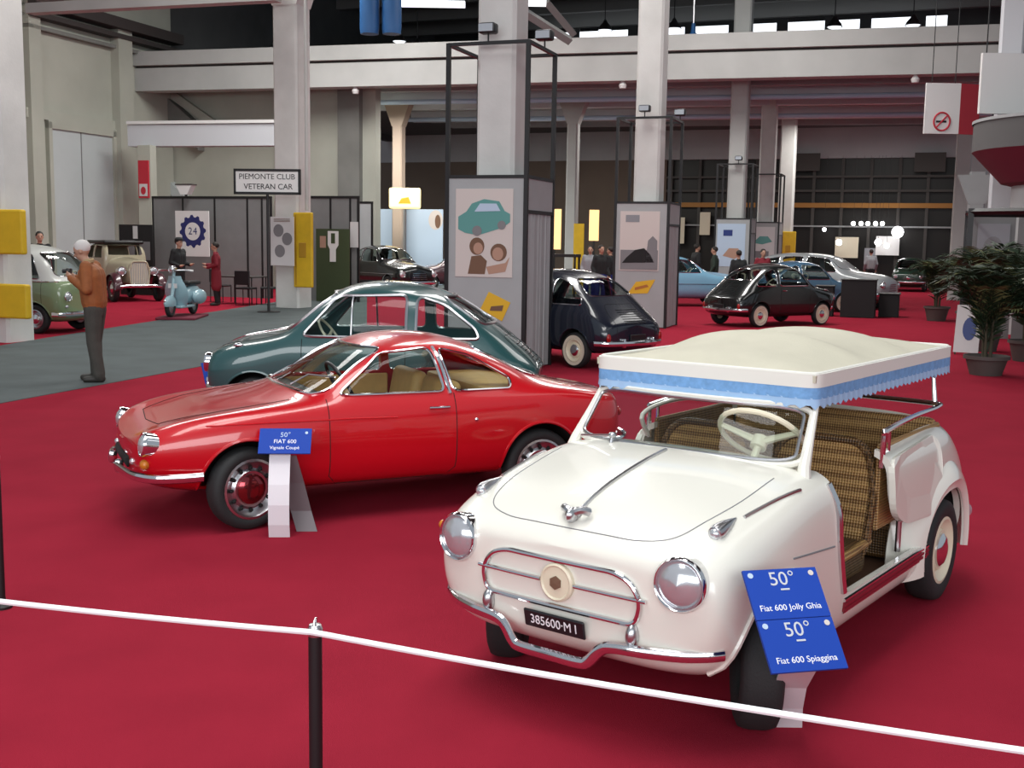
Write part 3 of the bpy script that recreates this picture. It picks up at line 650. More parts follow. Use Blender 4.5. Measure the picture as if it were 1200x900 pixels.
# ------------------------------------------------------------------ the red coupe
M['red'] = paint('red', (.50, .0025, .009), .28); M['green600'] = paint('green600', (.018, .075, .078), .3); M['navy'] = paint('navy', (.008, .012, .024), .25); M['blackpaint'] = paint('blackpaint', (.006, .008, .008), .25)
def coupe():
    root = thing('sports_coupe', 'red fastback sports coupe with tan seats and chrome wheels', 'car', (-.99, 7.80, 0), R(205.8))
    low = [(0, .19), (.50, .19), (.69, .26), (.72, .45)]
    st = [
        (1.66, [(0, .34), (.25, .34), (.42, .37), (.48, .44), (.46, .50), (.38, .53), (.27, .53), (.13, .53), (0, .525)]),
        (1.58, [(0, .26), (.40, .26), (.57, .32), (.63, .44), (.62, .56), (.54, .63), (.38, .605), (.19, .60), (0, .60)]),
        (1.36, [(0, .21), (.48, .21), (.66, .29), (.70, .45), (.685, .61), (.605, .705), (.43, .675), (.2, .67), (0, .67)]),
        S(1.0, (.705, .65), (.63, .745), (.45, .725), (.22, .735), (0, .74), low=low),
        S(.66, (.705, .68), (.64, .765), (.50, .775), (.25, .795), (0, .80), low=low),
        S(.46, (.705, .69), (.645, .77), (.57, .83), (.47, .90), (0, .925), low=low),
        S(.15, (.705, .70), (.645, .775), (.575, .95), (.465, 1.09), (0, 1.13), low=low),
        S(-.20, (.705, .70), (.645, .775), (.58, .97), (.475, 1.135), (0, 1.19), low=low),
        S(-.58, (.705, .71), (.645, .78), (.575, .95), (.455, 1.085), (0, 1.145), low=low),
        S(-.92, (.71, .715), (.65, .79), (.55, .85), (.42, .93), (0, .965), low=low),
        S(-1.18, (.705, .72), (.645, .79), (.50, .81), (.25, .82), (0, .825), low=low),
        (-1.55, [(0, .26), (.46, .26), (.66, .33), (.695, .47), (.67, .67), (.60, .74), (.42, .75), (.2, .755), (0, .755)]),
        (-1.76, [(0, .33), (.38, .33), (.56, .38), (.61, .49), (.58, .63), (.51, .69), (.36, .705), (.18, .71), (0, .715)]),
    ]
    wins = [
        ('side', fillet([(.42, .80), (.10, 1.045), (-.24, 1.075), (-.30, .80)], .05)),
        ('side', fillet([(-.36, .80), (-.30, 1.07), (-.52, 1.02), (-.80, .86), (-.78, .80)], .05)),
        ('front', fillet([(-.57, .80), (-.25, .815), (.25, .815), (.57, .80), (.43, 1.075), (-.43, 1.075)], .06), .0, .9, 1),
        ('front', fillet([(-.47, .85), (.47, .85), (.38, 1.06), (-.38, 1.06)], .07), -1.3, -.5, -1),
    ]
    sh, body = car_body('coupe', st, wins, (1.0, -1.0), .295, .27, 'red', root, 3, .02)
    for sg in (1, -1):
        wheel(root, 1.0, .615 * sg, .255, .135, R(16), 'slots', 'alu', False, 'hub_red_reflection', rf=.70); wheel(root, -1.0, .62 * sg, .255, .135, 0, 'slots', 'alu', False, 'hub_red_reflection', rf=.70)
        for x in (1.0, -1.0): arch_lip(sh, root, x, .27, .299, 'red', sg, .011)
        seam(sh, root, [(.50, .78), (.50, .30), (.44, .235), (-.30, .235), (-.36, .30), (-.36, .79)], sg, 'dark', .003)
        seam(sh, root, [(1.25, .655), (.9, .66), (.3, .66), (.05, .655)], sg, 'red', .005, name='side_crease')
        seam(sh, root, [(-.335, .785), (-.275, 1.075)], sg, 'chrome', .016, name='pillar_strip', off=.0)
        p = sh.side(-.24, .70, sg, .012); b = MB(); b.tube([p + Vector((.07, 0, 0)), p + Vector((0, .012 * sg, 0)), p - Vector((.07, 0, 0))], .009, 8); b.build('door_handle', 'chrome', root, True)
        p = sh.side(-.50, .61, sg, .004); b = MB(); b.ell(p, (.014, .008, .014), 10, 8); b.build('fuel_cap', 'chrome', root, True)
        headlamp(root, sh.front(.555 * sg, .55, 1, .0) + Vector((.005, 0, 0)), .072, (1, .06 * sg, .16), depth=.09)
        p = sh.front(.56 * sg, .43, 1, .0); b = MB(); b.ell(p, (.03, .045, .032), 12, 8); b.build('turn_signal', 'amber', root, True)
        p = sh.front(.38 * sg, .42, 1, .0); b = MB(); b.ell(p, (.02, .02, .02), 10, 8); b.build('marker_lamp', 'lens', root, True)
        p = sh.front(.50 * sg, .58, -1, .0); b = MB(); b.ell(p, (.02, .06, .035), 12, 8); b.build('tail_light', 'redlens', root, True)
        b = MB(); q = [(1.28, .71 * sg, .36), (1.42, .69 * sg, .355), (1.56, .62 * sg, .35), (1.66, .45 * sg, .35), (1.715, .16 * sg, .36)]; b.tube(smooth_path(q, 6), .028, 10, flat=.55, up=(0, 0, 1)); b.build('bumper', 'chrome', root, True)
        b = MB(); q = [(-1.35, .715 * sg, .42), (-1.6, .68 * sg, .40), (-1.78, .5 * sg, .40), (-1.83, .18 * sg, .40)]; b.tube(smooth_path(q, 6), .028, 10, flat=.55, up=(0, 0, 1)); b.build('bumper', 'chrome', root, True)
        b = MB(); b.rbox(1.67, 1.725, .16 * sg - .018, .16 * sg + .018, .315, .40, .02, 2); b.build('overrider', 'chrome', root, True)
        seam(sh, root, [(.70, .50 * sg), (1.2, .45 * sg), (1.48, .33 * sg)], 1, 'dark', .003, 'top', 'hood_seam')
    seam(sh, root, [(1.48, -.33), (1.51, 0), (1.48, .33)], 1, 'dark', .003, 'top', 'hood_seam')
    b = MB(); T = face_T(sh.front(0, .40, 1, .004), (0, 1, 0), (0, 0, 1))
    b.rbox(-.28, .28, -.035, .035, -.02, .01, .02, 2, T); b.build('air_intake', 'dark', root, True)
    seat(root, -.10, .31, .48, .22, 'tan', name='front_seat', back=.56); seat(root, -.10, -.31, .48, .22, 'tan', name='front_seat', back=.56); seat(root, -.68, 0, 1.0, .34, 'tan', .34, .38, 'rear_seat', .5)
    b = MB(); b.rbox(-1.15, -.62, -.52, .52, .74, .80, .02, 2); b.build('parcel_shelf', 'tan', root, True)
    for sg in (1, -1):
        b = MB(); b.rbox(-.34, .46, .60 * sg - .012, .60 * sg + .012, .28, .785, .01, 1); b.build('door_lining', 'tan', root)
    b = MB(); b.rbox(.42, .62, -.56, .56, .60, .785, .04, 2); b.build('dashboard', 'black', root, True)
    steering(root, (.30, .30, .82), .18, R(-60), 'black')
    for y0 in (-.30, .22):
        b = MB(); b.tube([sh.top(.62, y0, .01), sh.top(.50, y0 + .02, .012), sh.top(.40, y0 + .28, .012)], .006, 6); b.build('wiper', 'alu', root, True)
M['hub_red_reflection'] = mat('hub_red_reflection', (.30, .05, .06), rough=.12, metal=.9)  # reddish reflection tinted into the hubcap metal
coupe()
fiat600('economy_car', 'dark teal green economy car parked beside the red coupe', 'green600', -1.32, 10.80, 176, rim='ivory', whitewall=False, divider=True, frame_r=.014, trim='alu')
fiat600('economy_car', 'navy blue economy car with whitewall tyres behind the poster-clad pillar', 'navy', 0.70, 17.28, 132)
fiat600('economy_car', 'black economy car with whitewall tyres on the open red carpet', 'blackpaint', 5.92, 25.95, 33.9)
# ------------------------------------------------------------------ the hall
HA = R(-19.8); E2 = Vector((math.cos(HA), math.sin(HA), 0)); E1 = Vector((-math.sin(HA), math.cos(HA), 0))
def HT(p, z=0.0): return Matrix.Translation((p[0], p[1], z)) @ Matrix.Rotation(HA, 4, 'Z')
def hbox(name, p, sx, sy, z0, z1, m, parent=None):
    b = MB(); b.box(-sx / 2, sx / 2, -sy / 2, sy / 2, z0, z1, HT(p)); return b.build(name, m, parent)
def span(name, A, B, depth, z0, z1, m, parent=None, r=0.0):   # wall or beam from A to B, extending 'depth' backwards
    A = Vector((A[0], A[1], 0)); B = Vector((B[0], B[1], 0)); L = (B - A).length; T = face_T(A, B - A, Vector((0, 0, 1)).cross(B - A)); b = MB()
    b.box(0, L, 0, depth, z0, z1, T) if r == 0 else b.rbox(0, L, 0, depth, z0, z1, r, 1, T); return b.build(name, m, parent)
def line_pt(px, P, D):   # ground point where the viewing plane of column px meets the line P + t D
    d = ray(px, 300); t = (P.x * d.y - P.y * d.x) / (D.y * d.x - D.x * d.y); return P + D * t
pts = [atz(-260, 521), atz(0, 473), atz(250, 427), atz(430, 394), atz(430, 338), atz(310, 356), atz(55, 396), atz(-260, 449)]
fl2 = ground_poly('floor', [(p.x, p.y) for p in pts], .006, 'aisle'); struct(fl2)
fl3 = ground_poly('floor', [(p.x, p.y) for p in (aty(370, 300, 36.5), aty(770, 300, 37.5), aty(770, 300, 62), aty(300, 300, 66))], .006, 'aisle'); struct(fl3)  # unseen grey floor added to cut the red bounce under the slab
# left wall (runs away from the camera), door leaf, pilaster, crane rail
PL = Vector((-13.9, 40.5, 0)); WL0 = PL - E1 * 34
struct(span('wall_left', WL0, PL + E1 * 2.9, .4, 0, 13.5, 'wall')); struct(span('wall_left_upper', PL + E1 * 2.9, PL + E1 * 34, .4, 7.0, 14.5, 'roof'))
def on_left(px, out=0.0): p = line_pt(px, PL, E1); return p + E2 * out
def lslab(name, px0, px1, z0, z1, out, m, parent=None):
    a, b_ = on_left(px0), on_left(px1); return span(name, a + E2 * out, b_ + E2 * out, out + .01, z0, z1, m, parent)
d1 = lslab('door_1', 62, 133, 0, 5.2, .08, 'wall_door'); struct(d1)
lslab('door_frame', 58, 62, 0, 5.4, .16, 'wall', d1); lslab('door_frame', 133, 137, 0, 5.4, .16, 'wall', d1); lslab('door_frame', 58, 137, 5.2, 5.45, .16, 'wall', d1)
lslab('door_seam', 96.5, 97.2, 0, 5.2, .10, 'panel_dark', d1)
t1 = lslab('trim_1', 34, 137, 5.45, 5.75, .12, 'wall'); struct(t1)
t2 = lslab('trim_2', 136, 152, 0, 9.0, .35, 'wall'); struct(t2)
t3 = lslab('trim_3', 36, 50, 0, 9.4, .25, 'wall'); struct(t3)
struct(lslab('trim_4', 36, 205, 8.85, 9.2, .6, 'rail')); struct(lslab('trim_5', 36, 205, 8.55, 8.7, .42, 'rail')); struct(lslab('trim_6', 36, 205, 8.2, 8.32, .25, 'concrete_dark'))
# stair-hall wall to the right of it, with sloping stair strings
SB = PL + E1 * 3.0
def on_back(px): return line_pt(px, SB, E2)
struct(span('wall_stair', SB - E2 * 1.5, on_back(440), .4, 0, 7.6, 'wall')); 
def sbar(name, px0, y0, px1, y1, h, out, m):
    a = aty(px0, y0, on_back(px0).y - out); c = aty(px1, y1, on_back(px1).y - out); b = MB()
    b.prism([(0, 0), (0, h), (1, h), (1, 0)], 0, 1, 'y') if False else None
    dx = c - a; up = Vector((0, 0, 1)); bk = E1 * out
    vs = [a, c, c + up * h, a + up * h]; vs += [v + bk for v in vs]; b.add(vs, [(0, 1, 2, 3), (7, 6, 5, 4), (0, 4, 5, 1), (1, 5, 6, 2), (2, 6, 7, 3), (3, 7, 4, 0)]); return struct(b.build(name, m))
sbar('trim_7', 168, 118, 232, 176, .9, .5, 'concrete_dark'); sbar('trim_8', 200, 116, 262, 160, .35, .3, 'wall'); sbar('trim_9', 180, 208, 218, 246, .45, .4, 'wall_door')
struct(span('trim_10', on_back(330) - E1 * .3, on_back(350) - E1 * .3, .4, 0, 7.6, 'concrete_dark')); struct(span('trim_11', on_back(400) - E1 * .25, on_back(425) - E1 * .25, .3, 0, 7.6, 'concrete_dark'))
# white gallery beam
a, c = aty(150, 178, 38.5), aty(330, 176, 37.2); g = span('trim_12', a, c, .5, 4.78, 5.48, 'lightwhite' if 'lightwhite' in M else 'beam'); struct(g)
struct(span('trim_13', a - E1 * .06, c - E1 * .06, .2, 5.50, 5.60, 'white'))
# main cross beam
BL = atz(150, 107, 6.93); BR = atz(1185, 84.5, 6.93); BD = (BR - BL).normalized(); BD.z = 0
mb_ = struct(span('trim_14', BL, BR, .6, 6.93, 7.72, 'beam')); struct(span('trim_15', BL - E1 * .12 + BD * .2, BR - E1 * .12, .6, 7.80, 8.28, 'beam')); struct(span('trim_16', BL + E1 * .1, BR + E1 * .1, .4, 7.72, 7.80, 'rail'))
for px, y, lw in ((416, 101, 'near the thick pillar and blue ducts'), (725, 94, 'beside the second square pillar'), (1063, 87, 'near the no smoking board')):
    p = line_pt(px, BL, BD); b = MB(); b.lathe([(.10, -.22), (.13, -.12), (.05, 0)], 12, Matrix.Translation((p.x, p.y + .2, 6.93))); tag(b.build('ceiling_lamp', 'white', None, True), 'small white lamp under the long concrete beam ' + lw, 'lamp', 'lamps under the concrete beam')
# low slab behind the beam with joists and pipes
def back_of(px, dist): return line_pt(px, BL + E1 * dist, E2)
b = MB(); q = [BL + E1 * .3, BR + E1 * .3, BR + E1 * 26, BL + E1 * 26]; b.add([(p.x, p.y, 7.3) for p in q] + [(p.x, p.y, 7.6) for p in q], [(0, 1, 2, 3), (7, 6, 5, 4), (0, 4, 5, 1), (1, 5, 6, 2), (2, 6, 7, 3), (3, 7, 4, 0)]); slab = struct(b.build('ceiling', 'slabdark'))
for i, (dist, wdt, hh, jm) in enumerate(((1.6, .25, .20, 'concrete_dark'), (3.0, .25, .22, 'panel'), (4.6, .40, .40, 'jstrip'), (6.2, .25, .2, 'concrete_dark'), (7.6, .35, .32, 'jstrip'), (9.2, .25, .2, 'panel'), (11.0, .45, .42, 'jstrip'), (13.0, .3, .25, 'panel'), (15.4, .3, .25, 'panel'))):
    span('joist', BL + E1 * dist + E2 * 6, BR + E1 * dist, wdt, 7.3 - hh, 7.3, jm, slab)
for dist, z in ((4.2, 6.85), (9.6, 6.8)): 
    b = MB(); A_, C_ = BL + E1 * dist + E2 * 6, BR + E1 * dist; b.tube([(A_.x, A_.y, z), (C_.x, C_.y, z)], .09, 8); b.build('pipe', 'lightblue', slab, True)
# far wall: lintel band, brown wall on the left, glazed front on the right
FB = Vector((7.4, 56.0, 0))
def far(px): return line_pt(px, FB, E2)
struct(span('wall_back', far(300), far(1300), .4, 5.9, 7.4, 'wall_back')); struct(span('wall_back_brown', far(300), far(778), .4, 0, 5.9, 'wall_brown')); struct(span('wall_back_right', far(1118), far(1420), .4, 0, 5.9, 'wall_back'))
w1 = struct(span('window_1', far(778) + E1 * .3, far(1118) + E1 * .3, .05, 0, 5.9, 'glassdark'))
for k, px in enumerate(np.linspace(782, 1114, 11)): p = far(px); span('mullion', p, p + E2 * .14, .2, 0, 5.9, 'mullion', w1)
for z, m, h in ((5.0, 'mullion', .1), (4.35, 'mullion', .10), (3.62, 'orangebar', .22), (2.72, 'panel', .07)): span('transom', far(778) - E1 * .05, far(1118) - E1 * .05, .2, z, z + h, m, w1)
for px, y, w_, h_, m in ((992, 290, 26, 24, 'ivory'), (1040, 288, 26, 22, 'whitedim'), (795, 270, 14, 30, 'ivory'), (826, 262, 12, 26, 'ivory'), (1020, 300, 14, 18, 'greycloth'), (1090, 190, 34, 22, 'mullion'), (940, 190, 40, 20, 'mullion')):
    p = aty(px, y, far(px).y - .3); s_ = p.y / FPX; 
    if m == 'whitedim': m = 'white'
    span('pane', p - E2 * w_ * s_ / 2, p + E2 * w_ * s_ / 2, .05, p.z - h_ * s_ / 2, p.z + h_ * s_ / 2, m, w1)
for px, y, r_ in ((1000, 262, .10), (1009, 262, .10), (1017, 262, .10), (1026, 262, .10), (1034, 262, .10), (983, 284, .14), (1029, 284, .15), (1039, 288, .12), (1052, 272, .26), (966, 269, .09)):
    p = aty(px, y, far(px).y - 1.2); b = MB(); b.ell(p, (r_, r_, r_), 12, 8); o = b.build('globe_lamp', 'lampwhite', None, True); tag(o, {983: 'single white lamp low before the glazed front beside a cream pane', 1029: 'white lamp before the pale pane of the glazed front', 1039: 'lower white lamp overlapping the pale pane of the glazed front', 1052: 'largest white globe lamp before the glazed front', 966: 'smallest white lamp apart from the row at the glazed front'}.get(px, 'small white lamp in the row of five before the glazed front'), 'lamp', 'lamps at the glazed front')
    b = MB(); b.tube([p + Vector((0, 0, r_ * .8)), (p.x, p.y, 5.9)], .006, 5); b.build('cord', 'black', o)
# upper hall: dark roof, trusses, clerestory
struct(span('wall_upper', BL + E1 * 26 - E2 * 8, BR + E1 * 26 + E2 * 12, .4, 7.4, 15.0, 'roof'))
b = MB(); q = [PL - E1 * 24 - E2 * 2, PL - E1 * 24 + E2 * 44, PL + E1 * 32 + E2 * 44, PL + E1 * 32 - E2 * 2]; b.add([(p.x, p.y, 13.8) for p in q] + [(p.x, p.y, 14.1) for p in q], [(0, 1, 2, 3), (7, 6, 5, 4), (0, 4, 5, 1), (1, 5, 6, 2), (2, 6, 7, 3), (3, 7, 4, 0)]); rf = struct(b.build('ceiling_roof', 'roof'))
for k in range(9):
    dist = -6 + k * 3.6; span('purlin', PL + E1 * dist, PL + E1 * dist + E2 * 42, .3, 12.6, 13.4, 'truss', rf)
w2 = struct(span('window_2', aty(628, 46, 57) , aty(1110, 46, 51), .1, 11.35, 11.95, 'whiteglow'))
for px in (668, 735, 800, 850, 905, 960, 1000, 1062, 1100): p = line_pt(px, aty(628, 46, 57), (aty(1110, 46, 51) - aty(628, 46, 57)).normalized()); span('mullion', p - E1 * .1 - E2 * .25, p - E1 * .1 + E2 * .25, .1, 11.2, 12.1, 'roof', w2)
# near roof beam between the left wall and the first left pillar; gusset braces
a, c = aty(30, 20, 30.5), aty(322, 1, 28.4)
struct(span('trim_17', a, c, .35, 7.55, 7.80, 'beam')); struct(span('trim_18', a + E1 * .3, c + E1 * .3, .3, 7.95, 8.3, 'truss'))
a, c = aty(360, 4, 29), aty(545, 0, 27.6); struct(span('trim_19', a, c, .35, 8.1, 8.45, 'truss'))
a, c = aty(600, 6, 27.4), aty(1170, 0, 24); struct(span('trim_20', a, c, .4, 8.05, 8.4, 'truss'))
# pillars
def pillar(p, w, z1, m='concrete', label='', cap=None, group=None):
    b = MB(); c_ = .05; w2_ = w / 2
    pol = [(-w2_ + c_, -w2_), (w2_ - c_, -w2_), (w2_, -w2_ + c_), (w2_, w2_ - c_), (w2_ - c_, w2_), (-w2_ + c_, w2_), (-w2_, w2_ - c_), (-w2_, -w2_ + c_)]
    b.prism(pol, 0, z1, 'z', HT(p)); o = b.build('pillar', m); tag(o, label, 'pillar', group)
    if cap:
        b = MB(); b.prism([(-w2_, cap), (w2_, cap), (w2_ + .35, cap + .9), (-w2_ - .35, cap + .9)], -w2_ - .01, w2_ + .01, 'y', HT(p)); b.build('haunch', m, o)
    return o
def clad(cornerpx, cornery, w, label, side, h=2.64, top=4.45):
    P = atz(cornerpx, cornery); c = P - E2 * w / 2 + E1 * w / 2; r = thing('display_tower', label, 'display tower', (c.x, c.y, 0), HA)
    q = w / 2
    for sx in (-1, 1):
        for sy in (-1, 1): b = MB(); b.box(sx * q - .028, sx * q + .028, sy * q - .028, sy * q + .028, 0, top); b.build('post', 'black', r)
    for z in (top - .04, h):
        for s_ in (-1, 1):
            b = MB(); b.box(-q, q, s_ * q - .022, s_ * q + .022, z, z + .045); b.build('rail', 'black', r); b = MB(); b.box(s_ * q - .022, s_ * q + .022, -q, q, z, z + .045); b.build('rail', 'black', r)
    for s_ in (-1, 1): b = MB(); b.box(-q + .02, q - .02, s_ * q - .012, s_ * q + .012, .02, h); b.build('panel', 'panel', r)
    b = MB(); b.box(q - .012, q + .012, -q + .02, q - .02, h - .42, h); b.build('panel', 'panel', r); b = MB(); b.box(q - .02, q + .02, -q, q, h - .47, h - .42); b.build('rail', 'black', r)
    n = 48; vs = []
    for k in range(n + 1):
        y = -q + .02 + (w - .04) * k / n; x = q + .012 * math.sin(k * .9) + .006 * math.sin(k * 2.3); vs += [(x, y, .02), (x, y, h - .47)]
    b = MB(); b.add(vs, [(2 * k, 2 * k + 2, 2 * k + 3, 2 * k + 1) for k in range(n)]); b.build('side_curtain', 'panel', r, True)
    b = MB(); b.box(-q - .012, -q + .012, -q + .02, q - .02, .02, h); b.build('panel', 'panel', r)
    return r, c
def board(name, label, cat, r, x0, x1, z0, z1, yoff, m, parent=None, thick=.012):
    b = MB(); b.box(x0, x1, yoff - thick, yoff, z0, z1, r.matrix_basis if False else None); o = b.build(name, m, parent)
    if label: tag(o, label, cat)
    return o
t1_, c1 = clad(613, 437, 1.15, 'grey display tower with children and car poster round the square pillar', 1); pillar(c1, .56, 13.8, label='square concrete pillar rising from the tower with the children poster')
t2_, c2 = clad(779, 385, 1.15, 'grey display tower with black and white car poster round a pillar', 1); pillar(c2, .56, 13.8, label='square concrete pillar above the tower with black and white poster')
t3_, c3 = clad(876, 352, 1.15, 'grey display tower with pale blue poster round a slim white pillar', 1); pillar(c3, .56, 13.8, 'beam', label='pale square pillar rising above the tower with the pale blue poster')
t4_, c4 = clad(909, 345, 1.15, 'grey display tower with a green car poster, farthest of the row', 1); pillar(c4, .56, 7.4, label='short concrete pillar above the farthest display tower')
p5 = c4 + (c4 - c3) * .85; pillar(p5, .6, 7.4, label='concrete pillar with a yellow box before the glazed front')
def yellow_box(p, x0, x1, y0, y1, z0, z1, label):
    r = thing('yellow_box', label, 'box', (p[0], p[1], z0), HA); b = MB(); b.rbox(x0, x1, y0, y1, 0, z1 - z0, .03, 2); b.build('cover', 'yellow', r)
    b = MB(); b.box(x0 + .06, x0 + .09, y0 - .008, y0 + .01, .06, z1 - z0 - .06); b.build('seam', 'yellowdark', r); b = MB(); b.rbox((x0 + x1) / 2 - .1, (x0 + x1) / 2 + .1, y0 - .015, y0 + .01, (z1 - z0) * .4, (z1 - z0) * .6, .008, 1); b.build('plate', 'yellowdark', r)
    return r
M['yellowdark'] = mat('yellowdark', (.40, .22, .01), rough=.6)
b1 = atz(336, 361); pillar(b1 + E1 * .35, .70, 13.8, label='thick concrete pillar behind the veteran club sign', cap=7.6)
b0 = atz(-8, 401); pillar(b0 + E1 * .33, .62, 13.8, label='concrete pillar carrying two yellow boxes, beside the green van', cap=8.0)
yellow_box(b1, .28, .82, -.12, -.02, .55, 2.45, 'tall yellow pillar guard beside the veteran club poster'); 
yellow_box(b0, -.45, .82, -.14, -.02, 1.46, 2.18, 'upper yellow box on the pillar beside the green van'); yellow_box(b0, -.45, .86, -.14, -.02, .42, .98, 'lower yellow box on the pillar beside the green van')
yellow_box(p5, -.1, .5, -.45, -.32, 1.0, 2.4, 'small yellow box on the pillar by the glazed front')
b = MB(); b.tube([(*(b1 + E2 * .56 + E1 * .1)[:2], 2.5), (*(b1 + E2 * .56 + E1 * .1)[:2], 9)], .05, 8); tag(b.build('drain_pipe', 'beam', None, True), 'pale pipe rising beside the thick concrete pillar', 'pipe')
# slender far pillars
def slim(px, Y, w, z1, m, label): 
    p = aty(px, 300, Y); o = pillar(p, w, z1, m, label=label, cap=z1 - 1.0); return o
slim(467, 46, .42, 7.3, 'tanwall', 'slender pinkish pillar with flared head behind the lit yellow sign'); slim(669, 44, .42, 7.3, 'beam', 'slender pale pillar behind the navy car')
slim(1122, 40, .52, 7.3, 'beam', 'pale pillar below the no smoking board'); slim(1140, 36, .50, 4.2, 'panel', 'grey pillar beside the round balcony')
pillar(aty(1168, 300, 27), .52, 13.8, 'lightwhite', label='bluish white pillar beside the round balcony')
for px, Y, w in ((725, 23.0, .07), (733, 23.2, .05), (797, 27, .05)): p = aty(px, 300, Y)
# ------------------------------------------------------------------ other vehicles
def common_lamps(sh, root, y, z, r, tail_z):
    for sg in (1, -1):
        headlamp(root, sh.front(y * sg, z, 1, .004), r, (1, .08 * sg, .05))
        p = sh.front(y * sg, tail_z, -1, 0); b = MB(); b.ell(p, (.03, .04, .07), 10, 8); b.build('tail_light', 'redlens', root, True)
def bumpers(root, xf, xr, hw, z):
    for sg, x0 in ((1, xf), (-1, xr)):
        P = smooth_path([(x0 - .22 * sg, -hw, z), (x0 - .02 * sg, -hw * .82, z), (x0 + .06 * sg, -hw * .35, z), (x0 + .07 * sg, 0, z), (x0 + .06 * sg, hw * .35, z), (x0 - .02 * sg, hw * .82, z), (x0 - .22 * sg, hw, z)], 4)
        b = MB(); b.tube(P, .045, 8, flat=.45, up=(0, 0, 1)); b.build('bumper', 'chrome', root, True)
M['vangreen'] = paint('vangreen', (.19, .26, .135), .35); M['vanwhite'] = paint('vanwhite', (.62, .63, .60), .35)
def van(x, y, deg):
    root = thing('people_carrier', 'two-tone sage green small van with white roof beside the yellow boxes', 'van', (x, y, 0), R(deg)); low = [(0, .2), (.5, .2), (.67, .28), (.71, .55)]
    st = [(1.60, [(0, .32), (.3, .32), (.48, .37), (.55, .55), (.53, .76), (.46, .86), (.3, .89), (.15, .90), (0, .90)]),
          (1.50, [(0, .22), (.45, .22), (.62, .3), (.67, .55), (.66, .82), (.58, .96), (.42, .99), (.2, 1.01), (0, 1.01)]),
          S(1.30, (.70, .87), (.66, .96), (.60, 1.13), (.50, 1.23), (0, 1.27), low=low), S(1.02, (.71, .88), (.67, .97), (.62, 1.26), (.53, 1.49), (0, 1.56), low=low),
          S(.45, (.71, .88), (.67, .97), (.63, 1.30), (.55, 1.58), (0, 1.66), low=low), S(-.6, (.71, .88), (.67, .97), (.63, 1.29), (.54, 1.56), (0, 1.64), low=low),
          S(-1.2, (.70, .87), (.66, .96), (.60, 1.22), (.48, 1.41), (0, 1.48), low=low), S(-1.52, (.67, .80), (.60, .90), (.52, 1.0), (.40, 1.08), (0, 1.11), low=low),
          (-1.72, [(0, .26), (.42, .26), (.58, .34), (.62, .5), (.58, .68), (.50, .76), (.36, .80), (.18, .82), (0, .82)])]
    wins = [('side', fillet([(1.13, .99), (.90, 1.42), (.42, 1.48), (.42, .99)], .07)), ('side', fillet([(.32, .99), (.32, 1.48), (-.50, 1.46), (-.50, .99)], .07)), ('side', fillet([(-.60, .99), (-.60, 1.45), (-1.05, 1.32), (-1.25, .99)], .07)),
            ('front', fillet([(-.56, 1.04), (.56, 1.04), (.46, 1.46), (-.46, 1.46)], .09), .7, 1.6, 1), ('front', fillet([(-.42, 1.12), (.42, 1.12), (.36, 1.36), (-.36, 1.36)], .07), -1.7, -1.0, -1)]
    sh, body = car_body('van', st, wins, (1.0, -1.0), .305, .275, ['vangreen', 'vanwhite'], root, 3, matfn=lambda c: 1 if c.z > .955 else 0)
    for xx in (1.0, -1.0):
        for sg in (1, -1): wheel(root, xx, .62 * sg, .265, .125, 0, 'steel', 'alu', False); arch_lip(sh, root, xx, .275, .308, 'vangreen', sg)
    for sg in (1, -1):
        seam(sh, root, [(1.45, .945), (-1.5, .93)], sg, 'chrome', .010, name='waist_strip', off=.003); seam(sh, root, [(1.16, .97), (1.16, .30), (.37, .30), (.37, .97)], sg)
        p = sh.front(.52 * sg, .50, 1, 0); b = MB(); b.ell(p, (.02, .05, .03), 10, 8); b.build('marker_lamp', 'lens', root, True)
    common_lamps(sh, root, .50, .68, .085, .55); bumpers(root, 1.56, -1.72, .66, .36)
    for xs in (.55, -.35, -1.0): seat(root, xs, 0, 1.1, .35, 'greyseat', .4, .55, 'bench_seat')
    steering(root, (1.0, .3, 1.0), .19, R(-35))
    return root
p = atz(44, 391); dg = -14; c_, s_ = math.cos(R(dg)), math.sin(R(dg)); van(p.x - (c_ * 1.0 + s_ * .62), p.y - (s_ * 1.0 - c_ * .62), dg)
